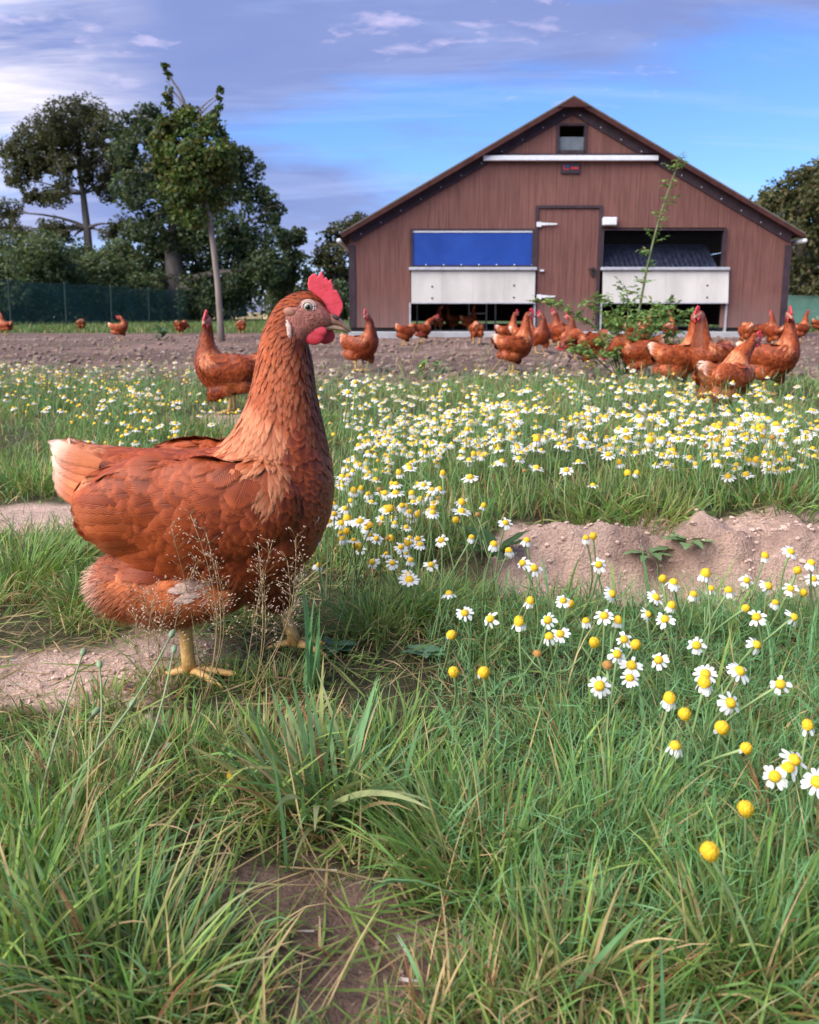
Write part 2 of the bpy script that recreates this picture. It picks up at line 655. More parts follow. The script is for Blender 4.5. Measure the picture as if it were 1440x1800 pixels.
mat_ground()
simple('crumb', (0.34, 0.235, 0.185), (0.60, 0.43, 0.345), 60, 0.95, 0.5, 0.002)
simple('clod', (0.13, 0.085, 0.068), (0.27, 0.185, 0.15), 25, 0.95, 0.5, 0.004)
simple('straw', (0.36, 0.27, 0.15), (0.55, 0.45, 0.30), 80, 0.8)
M = MATS

# ------------------------------------------------------------------ terrain


def bank_line(x):
    return 1.115 + 0.05 * np.sin(x * 6.1 + 0.8) + 0.09 * (fbm(x * 7, x * 0 + 3.3, 3, 9) - 0.5) - 0.10 * sstep(0.55, 0.2, x) * 0


def H(x, y):
    x = np.asarray(x, float)
    y = np.asarray(y, float)
    near = 1 - sstep(4, 14, np.hypot(x, y))
    h = (fbm(x * 2.1 + 9, y * 2.1 + 4, 3, 1) - 0.5) * 0.028 * near
    h = h + (fbm(x * 14, y * 14, 3, 2) - 0.5) * 0.010 * (1 - sstep(5, 9, np.hypot(x, y)))
    amp = 0.066 * sstep(-0.02, 0.24, x)
    st = sstep(0, 0.060, y - bank_line(x) + 0.05 * (fbm(x * 16, y * 16, 3, 61) - 0.5))
    h = h + amp * st * (1 - 0.75 * sstep(1.6, 4.0, y))
    # rounded mound on the right shoulder of the bank and its clods
    h = h + 0.026 * np.exp(-(((x - 0.60) / 0.10) ** 2 + ((y - 1.27) / 0.07) ** 2))
    band = sstep(-0.06, 0.02, y - bank_line(x)) * (1 - sstep(0.12, 0.3, y - bank_line(x))) * sstep(0.0, 0.15, x)
    h = h + band * (fbm(x * 11, y * 11, 2, 66) - 0.5) * 0.040
    h = h + band * (fbm(x * 30, y * 30, 4, 6) - 0.5) * 0.042
    h = h - 0.012 * np.exp(-(((y - bank_line(x) + 0.05) / 0.05) ** 2)) * sstep(0.0, 0.15, x)
    yard = sstep(4.4, 5.2, y) * (1 - sstep(13, 16, y))
    h = h + yard * (fbm(x * 9, y * 9, 3, 7) - 0.5) * 0.05 * sstep(13, 11, y)
    return h


def ghit(px, py):
    """where the view ray of a photograph point meets the terrain"""
    d = ray(px, py)
    t = np.geomspace(0.25, 60, 3000)
    P = d[None] * t[:, None] + np.array([0, 0, CAMH])
    i = int(np.argmax(P[:, 2] <= H(P[:, 0], P[:, 1])))
    return Vector(P[i])


def blob(px, py, cx, cy, rx, ry):
    return np.exp(-(((px - cx) / rx) ** 2 + ((py - cy) / ry) ** 2))


def bare_mask(x, y):
    """1 where the ground is bare; places read off the photograph, stored on the ground plane"""
    z = H(x, y)
    px, py = to_px(x, y, np.minimum(z, 0.08))
    wob = (fbm(x * 9, y * 9, 3, 21) - 0.5)
    b = np.zeros_like(np.asarray(x, float))
    for cx, cy, rx, ry, s in ((120, 1200, 190, 62, 1.25), (300, 1150, 110, 45, 1.0), (60, 1290, 90, 40, 0.5),
                              (560, 1600, 170, 70, 1.2), (600, 1720, 190, 105, 1.3), (440, 1560, 90, 55, 0.9), (720, 1660, 130, 60, 1.0), (880, 1620, 120, 45, 0.85), (900, 1740, 120, 50, 0.6), (250, 1270, 110, 30, 0.7), (560, 1500, 60, 30, 0.6), (1010, 1140, 60, 20, 0.6), (1180, 1400, 60, 25, 0.45), (960, 1420, 60, 22, 0.45),
                              (60, 915, 130, 26, 1.2), (405, 738, 70, 13, 1.2), (240, 1120, 120, 30, 0.5), (560, 1140, 60, 25, 0.4)):
        b = np.maximum(b, s * blob(px, py, cx, cy, rx, ry))
    rel = y - bank_line(x)
    bank = sstep(-0.10, -0.02, rel) * (1 - sstep(0.10, 0.20, rel)) * sstep(0.02, 0.2, x)
    b = np.maximum(b, bank * 1.15)
    b = np.maximum(b, 1.2 * blob(px, py, 1230, 965, 190, 45) * (y > 0.9))
    yard = sstep(4.2, 4.9, y + wob * 1.1) * (1 - sstep(14.5, 16.5, y + wob * 2))
    b = np.maximum(b, yard * 1.2)
    return np.clip(b + wob * 0.7, 0, 1.2)


def axis(parts):
    out = []
    for a, b, step in parts:
        out += list(np.arange(a, b, step))
    return np.array(out)


def grow(start, end, step, k=1.13):
    v, s = start, step
    o = []
    while abs(v - start) < abs(end - start):
        o.append(v)
        v += s if end > start else -s
        s *= k
    o.append(end)
    return o


def make_ground():
    xs = np.array(sorted(set(grow(-1.3, -400, 0.03)[1:] + list(np.arange(-1.3, 1.3, 0.0085)) + grow(1.3, 400, 0.03))))
    ys = np.array(sorted(set(grow(0.2, -60, 0.05)[1:] + list(np.arange(0.2, 1.9, 0.0082)) + grow(1.9, 900, 0.014, 1.035))))
    X, Y = np.meshgrid(xs, ys)
    Z = H(X, Y)
    nx, ny = len(xs), len(ys)
    idx = np.arange(nx * ny).reshape(ny, nx)
    Fq = np.stack([idx[:-1, :-1], idx[:-1, 1:], idx[1:, 1:], idx[1:, :-1]], -1).reshape(-1, 4)
    x, y = X.ravel(), Y.ravel()
    sand = np.array((0.66, 0.465, 0.370))
    soil = np.array((0.235, 0.155, 0.120))
    yardc = np.array((0.180, 0.120, 0.098))
    under = np.array((0.085, 0.078, 0.042))
    grassg = np.array((0.075, 0.105, 0.035))
    field = np.array((0.50, 0.40, 0.20))
    bm = sstep(0.3, 0.65, bare_mask(x, y))[:, None]
    px, py = to_px(x, y, Z.ravel())
    nsand = sstep(0.35, 0.65, fbm(x * 3, y * 3, 3, 31))
    isb = (sstep(0.95, 1.1, y) * sstep(4.0, 2.5, y))
    lp = np.clip(1.3 * blob(px, py, 150, 1200, 260, 110), 0, 1) * (y < 1.2)
    ws = np.clip(np.maximum(isb * (0.75 + 0.25 * nsand), lp), 0, 1)[:, None]
    barec = soil * (1 - ws) + sand * ws
    # the eroded face of the bank is moister, darker earth
    fc = (sstep(-0.05, 0.0, y - bank_line(x)) * (1 - sstep(0.04, 0.10, y - bank_line(x))) * sstep(0.0, 0.12, x) * sstep(0.3, 0.6, fbm(x * 11, y * 11, 3, 63)))[:, None]
    barec = barec * (1 - 0.5 * fc) + np.array((0.28, 0.17, 0.13)) * 0.5 * fc
    yard = sstep(4.0, 5.0, y)[:, None]
    yn = sstep(0.35, 0.7, fbm(x * 1.3, y * 2.4, 4, 33))[:, None]
    barec = barec * (1 - yard) + yard * (yardc * (0.8 + 0.55 * yn))
    un = fbm(x * 6, y * 6, 3, 35)[:, None]
    veg = under * (0.8 + 0.5 * un)
    far = sstep(14, 17, y)[:, None]
    veg = veg * (1 - far) + far * grassg * (0.7 + 0.7 * fbm(x * 0.8, y * 0.8, 4, 37)[:, None])
    c = veg * (1 - bm) + barec * bm
    ff = sstep(44, 50, y)[:, None]
    c = c * (1 - ff) + ff * field
    m = mesh_np('ground', np.stack([x, y, Z.ravel()], 1), Fq, c)
    o = link('ground', m, M['ground'])
    tag(o, 'sandy brown soil of the chicken run with a low crumbling bank', 'ground', kind='structure')


make_ground()

# ------------------------------------------------------------------ barn
YB = 12.6


def bp(px, py, Y=YB):
    p = at(px, py, Y)
    return p.x, p.z


def make_barn():
    root = empty('barn', (bp(1000, 590)[0], YB, 0))
    ox = root.location.x
    tag(root, 'brown plank hen house with gabled roof, blue panel and white flaps', 'barn')

    def b_(px, py):
        x, z = bp(px, py)
        return x - ox, z

    def rect(mb, x0, y0, x1, y1, d0, d1):
        """a box given by its outline in the photograph; d = depth behind (+) the wall face"""
        a, zt = b_(x0, y0)
        _, zb = b_(x0, y1)
        c, _ = b_(x1, y0)
        return mb.box(a, c, d0, d1, zb, zt)

    def part(name, mat, x0, y0, x1, y1, d0, d1, parent=root, bevel=0.0):
        return rect(MB(), x0, y0, x1, y1, d0, d1).build(name, M[mat], parent, bevel=bevel)

    xl, xr = b_(615, 500)[0], b_(1385, 500)[0]
    xc, za = b_(1004, 186)
    ze = b_(615, 415)[1]
    zb = 0.16
    half = (xr - xl) / 2
    xc = (xl + xr) / 2 - 0.04

    def ztop(x):
        return za - (za - ze) * (abs(x - xc) / (xc - xl) if x < xc else (x - xc) / (xr - xc))
    holes = [(722, 403, 940, 600), (945, 362, 1056, 600), (1058, 400, 1277, 600), (981, 219, 1030, 266)]
    hol = []
    for x0, y0, x1, y1 in holes:
        a, zt = b_(x0, y0)
        c, _ = b_(x1, y0)
        _, zz = b_(x0, y1)
        hol.append((a, c, zz, zt))
    step = 0.148
    cuts = set()
    x = xl
    while x < xr:
        cuts.add(round(x, 4))
        x += step
    cuts.add(round(xr, 4))
    hcuts = set(round(v, 4) for h in hol for v in h[:2])
    cuts = {c for c in cuts if all(abs(c - h) > 0.05 for h in hcuts)} | hcuts
    cuts = sorted(c for c in cuts if xl - 1e-3 <= c <= xr + 1e-3)
    wall = empty('wall')
    wall.parent = root
    rr = random.Random(3)
    g = 0.0012
    for x0, x1 in zip(cuts[:-1], cuts[1:]):
        mid = (x0 + x1) / 2
        iv = [(zb, None)]
        for a, c, z0, z1 in hol:
            if a - 1e-3 < mid < c + 1e-3:
                new = []
                for lo, hi in iv:
                    top = hi if hi is not None else 99
                    if z0 > lo + 0.02:
                        new.append((lo, min(z0, top) if min(z0, top) < 90 else None))
                    if z1 < top:
                        new.append((max(z1, lo), hi))
                iv = new
        dy = rr.uniform(0, 0.002)
        for lo, hi in iv:
            xa, xb = x0 + g, x1 - g
            ta = hi if hi is not None else ztop(xa)
            tb = hi if hi is not None else ztop(xb)
            poly = [(xa, lo), (xb, lo), (xb, tb), (xa, ta)]
            if hi is None and xa < xc < xb:
                poly = [(xa, lo), (xb, lo), (xb, tb), (xc, za), (xa, ta)]
            MB().prism(poly, dy, 0.035).build('plank', M['barn_wood'], wall)
    # shell behind the planks
    DEP = 9.0
    mb = MB()
    mb.prism([(xl, zb), (xl + 0.05, zb), (xl + 0.05, ze - 0.06), (xl, ze - 0.06)], 0.05, DEP)
    mb.build('side_wall', M['barn_wood'], root)
    mb = MB()
    mb.prism([(xr - 0.05, zb), (xr, zb), (xr, ze - 0.06), (xr - 0.05, ze - 0.06)], 0.05, DEP)
    mb.build('side_wall', M['barn_wood'], root)
    mb = MB()
    mb.prism([(xl, zb), (xr, zb), (xr, ze - 0.06), (xc, za - 0.06), (xl, ze - 0.06)], DEP, DEP + 0.05)
    mb.build('back_wall', M['barn_wood'], root)
    MB().box(xl + 0.06, xr - 0.06, 0.06, DEP - 0.02, 0.02, 0.08).build('inner_floor', M['inside_dark'], root)
    # a backing inside so the joints between planks stay dark, with the same openings
    back = MB()
    zs = sorted({zb, 5.0} | {h[2] for h in hol} | {h[3] for h in hol})
    for x0, x1 in zip(cuts[:-1], cuts[1:]):
        mid = (x0 + x1) / 2
        for z0, z1 in zip(zs[:-1], zs[1:]):
            zt = min(z1, ztop(x0) - 0.02, ztop(x1) - 0.02)
            if zt <= z0 or any(a - 1e-3 < mid < c + 1e-3 and h0 - 1e-3 < (z0 + z1) / 2 < h1 + 1e-3 for a, c, h0, h1 in hol):
                continue
            back.box(x0, x1, 0.038, 0.05, z0, zt)
    back.build('lining', M['inside_dark'], root)
    # roof: two slabs with overhang, barge boards, dark fascia, pale drip edge
    ov, side = 0.14, 0.10
    for sgn, xe in ((-1, xl), (1, xr)):
        dx = xe - xc
        ux, uz = dx, ze - za
        ln = math.hypot(ux, uz)
        ux, uz = ux / ln, uz / ln
        nx, nz = (-uz, ux) if sgn > 0 else (uz, -ux)
        p0 = (xc, za)
        p1 = (xe + ux * side, ze + uz * side)

        def off(p, d, a=0.0):
            return (p[0] + nx * d + ux * a, p[1] + nz * d + uz * a)
        kk = 1 / abs(nz)
        top0 = (xc, za + 0.10 * kk)
        bot0 = (xc, za + 0.03 * kk)
        MB().prism([bot0, off(p1, 0.03), off(p1, 0.075), (xc, za + 0.075 * kk)], -ov, DEP + 0.2).build('roof_slab', M['roof_brown'], root)
        MB().prism([(xc, za + 0.077 * kk), off(p1, 0.077), off(p1, 0.095), (xc, za + 0.095 * kk)], -ov - 0.02, -ov + 0.05).build('drip_edge', M['roof_edge'], root)
        MB().prism([(xc, za + 0.014 * kk), off(p1, 0.014), off(p1, 0.073), (xc, za + 0.073 * kk)], -ov - 0.03, -ov - 0.004).build('barge_board', M['roof_brown'], root)
        MB().prism([(xc, za - 0.10 * kk), off((xe, ze), -0.10), off((xe, ze), 0.028), (xc, za + 0.028 * kk)], -0.03, -0.003).build('fascia', M['trim_dark'], root)
        n = 11
        for i in range(n):
            f = (i + 0.5) / n
            q = off((xc + dx * f, za + (ze - za) * f), -0.06)
            MB().ellipsoid((q[0], -0.033, q[1]), (0.009, 0.007, 0.009), 8, 4).build('screw', M['metal_white'], root)
        # gutter end that shows pale beyond the eaves
        gx = p1[0] + sgn * 0.02
        MB().box(min(gx, gx + sgn * 0.07), max(gx, gx + sgn * 0.07), -ov - 0.02, DEP, p1[1] - 0.06, p1[1] + 0.005).build('gutter', M['metal_white'], root, bevel=0.02)
        MB().box(*(sorted((xe - sgn * 0.085, xe + sgn * 0.012))), -0.022, -0.002, zb, ze - 0.13).build('corner_trim', M['trim_dark'], root)
    # ridge cap: small plate under the apex
    MB().prism([(xc - 0.24, za - 0.055), (xc + 0.24, za - 0.055), (xc, za + 0.075)], -ov - 0.045, -ov - 0.032).build('ridge_plate', M['roof_brown'], root)
    # white rail under the gable
    part('gable_rail', 'metal_white', 849, 275, 1155, 284, -0.10, -0.036, bevel=0.006)
    part('gable_trim', 'trim_dark', 866, 270, 1150, 275, -0.03, -0.003)
    # vent window
    v = empty('vent_window')
    v.parent = root
    for q in ((978, 217, 984, 269), (1028, 217, 1033, 269), (984, 217, 1028, 221), (984, 264, 1028, 269)):
        part('frame', 'trim_dark', *q, -0.02, 0.06, v)
    part('pane', 'glass_grey', 984, 240, 1028, 264, 0.02, 0.03, v)
    # small sign
    s = part('sign', 'sign_dark', 986, 288, 1019, 305, -0.03, -0.006)
    part('mark', 'sign_red', 990, 291, 992, 299, -0.034, -0.0305, s)
    part('mark', 'sign_red', 992, 297, 1000, 299, -0.034, -0.0305, s)
    part('mark', 'sign_red', 1003, 294, 1016, 298, -0.034, -0.0305, s)
    part('mark', 'sign_blue', 994, 291, 1000, 295, -0.034, -0.0305, s)
    # door
    d = empty('door')
    d.parent = root
    dc = [947 + i * 107 / 8 for i in range(9)]
    for i in range(8):
        part('door_plank', 'barn_wood', dc[i] + 0.12, 367, dc[i + 1] - 0.12, 592, 0.004 * (i % 2), 0.03, d)
    for q in ((942, 361, 947, 597), (1054, 361, 1059, 597), (947, 361, 1054, 366)):
        part('door_frame', 'trim_dark', *q, -0.025, 0.05, d)
    for yy in (394, 521):
        h = part('hinge', 'metal_white', 943, yy - 3.5, 951, yy + 5, -0.05, -0.026, d)
        a, z0 = b_(951, yy - 2.5)
        c, z1 = b_(979 if yy < 400 else 975, yy + 2.5)
        MB().prism([(a, z0), (c, z0 - 0.012), (c, z1 + 0.012), (a, z1)], -0.045, -0.03).build('strap', M['metal_white'], h)
    hd = part('handle', 'black_metal', 1033, 472, 1045, 475, -0.06, -0.03, d)
    part('handle_plate', 'black_metal', 1040, 470, 1045, 486, -0.029, -0.003, hd)
    part('latch', 'metal_white', 949, 474, 956, 477, -0.04, -0.004, d)
    part('lamp_box', 'metal_white', 1058, 383, 1082, 397, -0.12, -0.027, bevel=0.01)
    # windows, ledges, flaps, pop holes
    for k, (x0, x1) in enumerate(((722, 940), (1058, 1277))):
        wn = empty('window')
        wn.parent = root
        for q in ((x0 - 1, 402, x0 + 4, 470), (x1 - 4, 402, x1 + 1, 470), (x0 + 4, 402, x1 - 4, 405)):
            part('frame', 'trim_dark', *q, -0.022, 0.06, wn)
        if k == 0:
            part('blue_panel', 'blue_sheet', x0 + 4, 409, x1 - 4, 466, 0.0, 0.02, wn)
            part('top_strip', 'metal_white', x0 + 4, 405, x1 - 4, 408.5, -0.01, 0.02, wn)
            part('bottom_strip', 'trim_dark', x0 + 4, 466.3, x1 - 4, 469.6, -0.015, 0.02, wn)
            for i in range(7):
                px = x0 + 26 + i * 31
                part('screw', 'metal_white', px, 464.5, px + 2, 466.2, -0.02, -0.004, wn)
        else:
            # a folded-in flap hangs behind wire netting
            a, z0 = b_(x0 + 4, 424)
            c, z1 = b_(x1 - 4, 469.6)
            mb = MB()
            nseg = 22
            for i in range(nseg):
                u0, u1 = a + 0.04 + (c - a - 0.16) * i / nseg, a + 0.04 + (c - a - 0.16) * (i + 1) / nseg - 0.003
                mb.add([(u0, 0.5, z0), (u1, 0.5, z0), (u1 + 0.05, 0.06, z1), (u0 + 0.05 * 0, 0.06, z1),
                        (u0, 0.52, z0), (u1, 0.52, z0), (u1 + 0.05, 0.08, z1), (u0, 0.08, z1)],
                       [(0, 3, 2, 1), (4, 5, 6, 7), (0, 1, 5, 4), (2, 3, 7, 6), (1, 2, 6, 5), (0, 4, 7, 3)])
            mb.build('inner_flap', M['dark_sheet'], wn)
            net = MB()
            for i in range(44):
                px = x0 + 4 + (x1 - x0 - 8) * i / 43
                xx, _ = b_(px, 430)
                net.box(xx - 0.0007, xx + 0.0007, 0.03, 0.0324, b_(x0, 469.6)[1], b_(x0, 405)[1])
            for i in range(14):
                _, zz = b_(x0, 405 + 64.6 * i / 13)
                net.box(b_(x0 + 4, 430)[0], b_(x1 - 4, 430)[0], 0.0326, 0.035, zz - 0.0007, zz + 0.0007)
            tag(net.build('wire_netting', M['black_metal'], wn), kind='stuff')
        part('ledge', 'metal_pale', x0 - 3, 470, x1 + 3, 475.5, -0.10, 0.03, bevel=0.008)
        # flap boards, hinged on top, standing out a little at the foot
        a, zt = b_(x0 + 1, 476.2)
        c, zl = b_(x1 - 1, 532)
        fl = empty('flap')
        fl.parent = root
        nb = 4
        out = 0.02 if k == 0 else 0.05
        for i in range(nb):
            u0, u1 = a + (c - a) * i / nb + 0.001, a + (c - a) * (i + 1) / nb - 0.001
            MB().add([(u0, -0.05, zt), (u1, -0.05, zt), (u1, -0.05 - out, zl), (u0, -0.05 - out, zl),
                      (u0, -0.02, zt), (u1, -0.02, zt), (u1, -0.02 - out, zl), (u0, -0.02 - out, zl)],
                     [(0, 3, 2, 1), (4, 5, 6, 7), (0, 1, 5, 4), (2, 3, 7, 6), (1, 2, 6, 5), (0, 4, 7, 3)]).build('flap_board', M['white_panel'], fl)
        for u, vv in ((0.17, 0.5), (0.83, 0.46), (0.83, 0.84), (0.17, 0.86)):
            xx = a + (c - a) * u
            zz = zt + (zl - zt) * vv
            MB().ellipsoid((xx, -0.052 - out * vv, zz), (0.016, 0.008, 0.016), 8, 4).build('bolt', M['trim_dark'], fl)
        MB().box(a, c, -0.055 - out, -0.018 - out, zl - 0.014, zl - 0.001).build('edge_strip', M['metal_pale'], fl)
        for xa in (x0 - 3, x1 - 2):
            part('side_post', 'metal_pale', xa + .5, 532, xa + 3.2, 592, -0.03, 0.06)
    # perches and frames inside the left pop hole
    rk = empty('perch_frame')
    rk.parent = root
    for px in (733, 831, 864, 881):
        part('upright', 'plinth', px, 533, px + 2.6, 590, 0.9, 0.94, rk)
    part('rail', 'plinth', 833.7, 550, 863.9, 552.5, 0.9, 0.93, rk)
    part('rail', 'plinth', 733, 582, 864, 584, 0.945, 0.97, rk)
    # plinth and its pale strips
    MB().box(xl - 0.02, xr + 0.02, -0.05, DEP + 0.06, -0.1, zb - 0.06).build('plinth', M['plinth'], root, bevel=0.01)
    for q in ((618, 587, 719, 595), (1283, 587, 1383, 595)):
        part('base_strip', 'metal_white', *q, -0.036, -0.005)
    for px in (630, 700, 760, 900, 985, 1042, 1100, 1200, 1300, 1368):
        pass
    return root


barn = make_barn()

# ------------------------------------------------------------------ trees and shrubs


def leaf_cloud(blobs, n, size, cols, squash=0.85, hollow=0.35, seed=0, clump=0.0, droop=0.3, gap=0.34):
    """blobs: (centre, radius); leaf-shaped faces scattered through the crown"""
    r = np.random.default_rng(seed)
    c = np.array([b[0] for b in blobs], float)
    rad = np.array([b[1] for b in blobs], float)
    wgt = np.maximum(rad ** 2.2, 0.12 * np.median(rad ** 2.2))
    k = r.choice(len(blobs), n, p=wgt / wgt.sum())
    d = r.normal(size=(n, 3))
    d /= np.linalg.norm(d, axis=1)[:, None]
    rr = (hollow + (1 - hollow) * r.random(n) ** 0.6)
    # uneven outline: radius depends on direction
    lump = 0.78 + 0.5 * fbm(d[:, 0] * 2.6 + k * 7.1, d[:, 1] * 2.6 + d[:, 2] * 3.7 + k * 3.3, 3, 50 + seed)
    P = c[k] + d * (rad[k] * rr * lump)[:, None] * np.array([1, 1, squash])
    if clump:
        q = np.floor(P / clump).astype(int)
        hh = _perm[(q[:, 0] * 73856093 ^ q[:, 1] * 19349663 ^ q[:, 2] * 83492791) & 65535]
        P = P[hh > gap]
        k = k[hh > gap]
        d = d[hh > gap]
    m = len(P)
    nrm = d * 0.6 + r.normal(size=(m, 3)) * 0.6 + np.array([0, 0, 0.35])
    nrm /= np.linalg.norm(nrm, axis=1)[:, None]
    t = r.normal(size=(m, 3)) + np.array([0, 0, -droop])
    t -= nrm * (t * nrm).sum(1)[:, None]
    t /= np.linalg.norm(t, axis=1)[:, None]
    b = np.cross(nrm, t)
    s = size * r.uniform(0.6, 1.35, m)[:, None]
    V = np.stack([P - t * s * 0.5, P + b * s * 0.36 + nrm * s * 0.08, P + t * s * 0.55, P - b * s * 0.36 + nrm * s * 0.08], 1).reshape(-1, 3)
    F = np.arange(4 * m).reshape(m, 4)
    cols = np.array(cols, float)
    ci = r.choice(len(cols), m)
    cc = cols[ci] * r.uniform(0.75, 1.25, m)[:, None]
    tint = (0.8 + 0.45 * _perm[(k * 977 + seed * 31) & 65535])[:, None]
    return V, F, np.repeat(cc * tint, 4, 0)


def blobs_px(lst, Y, thick=1.0, seed=0):
    r = random.Random(seed)
    out = []
    for cx, cy, rp in lst:
        dy = r.uniform(-1, 1) * rp * Y / FPX * thick
        p = at(cx, cy, Y + dy)
        out.append(((p.x, p.y, p.z), rp * Y / FPX * 1.05))
    return out


def limb(p0, p1, r0, r1, n=6, wob=0.12, rnd=random):
    p0, p1 = Vector(p0), Vector(p1)
    ln = (p1 - p0).length
    pts, rad = [], []
    ph = [rnd.uniform(0, 6.3) for _ in range(3)]
    for i in range(n + 1):
        f = i / n
        q = p0.lerp(p1, f)
        a = math.sin(f * math.pi) * ln * wob
        q += Vector((math.sin(ph[0] + f * 4), math.sin(ph[1] + f * 4), math.sin(ph[2] + f * 3) * 0.6 + 0.3)) * a * 0.5
        pts.append(q)
        rad.append(r0 + (r1 - r0) * f ** 0.8)
    return pts, rad


def make_tree(name, label, Y, base, trunk_px, blobs, n, size, cols, r0, seed, bark='bark', hollow=0.35, clump=0.0, group=None, cat='tree', thick=1.0, forks=True, gap=0.34):
    rnd = random.Random(seed)
    b0 = at(base[0], base[1], Y)
    gz = float(H(b0.x, Y))
    root = empty(name, (b0.x, Y, gz))
    ofs = np.array(root.location)
    bl = blobs_px(blobs, Y, thick, seed)
    V, F, C = leaf_cloud(bl, n, size, cols, seed=seed, hollow=hollow, clump=clump, gap=gap)
    link('crown', mesh_np('crown', V - ofs, F, C, smooth=False), M['foliage'], root)
    mb = MB()
    tp = [Vector((b0.x, Y, gz - 0.1))] + [at(x, y, Y) for x, y in trunk_px]
    rad = [r0 * (1 - 0.6 * i / max(1, len(tp) - 1)) for i in range(len(tp))]
    rad[0] *= 1.3
    mb.tube([p - Vector(ofs) for p in tp], rad, 8)
    if forks:
        for (c, r) in bl:
            c = Vector(c)
            k = min(range(1, len(tp)), key=lambda i: (tp[i] - c).length + max(0, tp[i].z - c.z) * 1.5)
            pts, rr = limb(tp[k], c, rad[k] * 0.55, 0.012 * Y / 30, 6, 0.14, rnd)
            mb.tube([p - Vector(ofs) for p in pts], rr, 5)
            for _ in range(3):
                e = c + Vector((rnd.uniform(-1, 1), rnd.uniform(-1, 1), rnd.uniform(-0.4, 0.9))) * r * 0.8
                pts, rr = limb(pts[4] if len(pts) > 4 else c, e, 0.02 * Y / 30, 0.006 * Y / 30, 4, 0.2, rnd)
                mb.tube([p - Vector(ofs) for p in pts], rr, 4)
    mb.build('trunk', M[bark], root, smooth=True)
    tag(root, label, cat, group)
    return root


OAK = [(0.060, 0.070, 0.028), (0.080, 0.085, 0.034), (0.10, 0.085, 0.040), (0.046, 0.060, 0.028)]
DARK = [(0.036, 0.060, 0.030), (0.048, 0.078, 0.036), (0.060, 0.086, 0.036), (0.076, 0.088, 0.032)]
MAPLE = [(0.060, 0.105, 0.024), (0.085, 0.125, 0.028), (0.125, 0.115, 0.03), (0.048, 0.08, 0.024)]
HEDGE = [(0.055, 0.085, 0.040), (0.070, 0.105, 0.044), (0.090, 0.115, 0.042), (0.105, 0.12, 0.048)]
YEL = [(0.15, 0.17, 0.03), (0.19, 0.19, 0.03), (0.11, 0.13, 0.03)]
TG = 'trees behind the run'


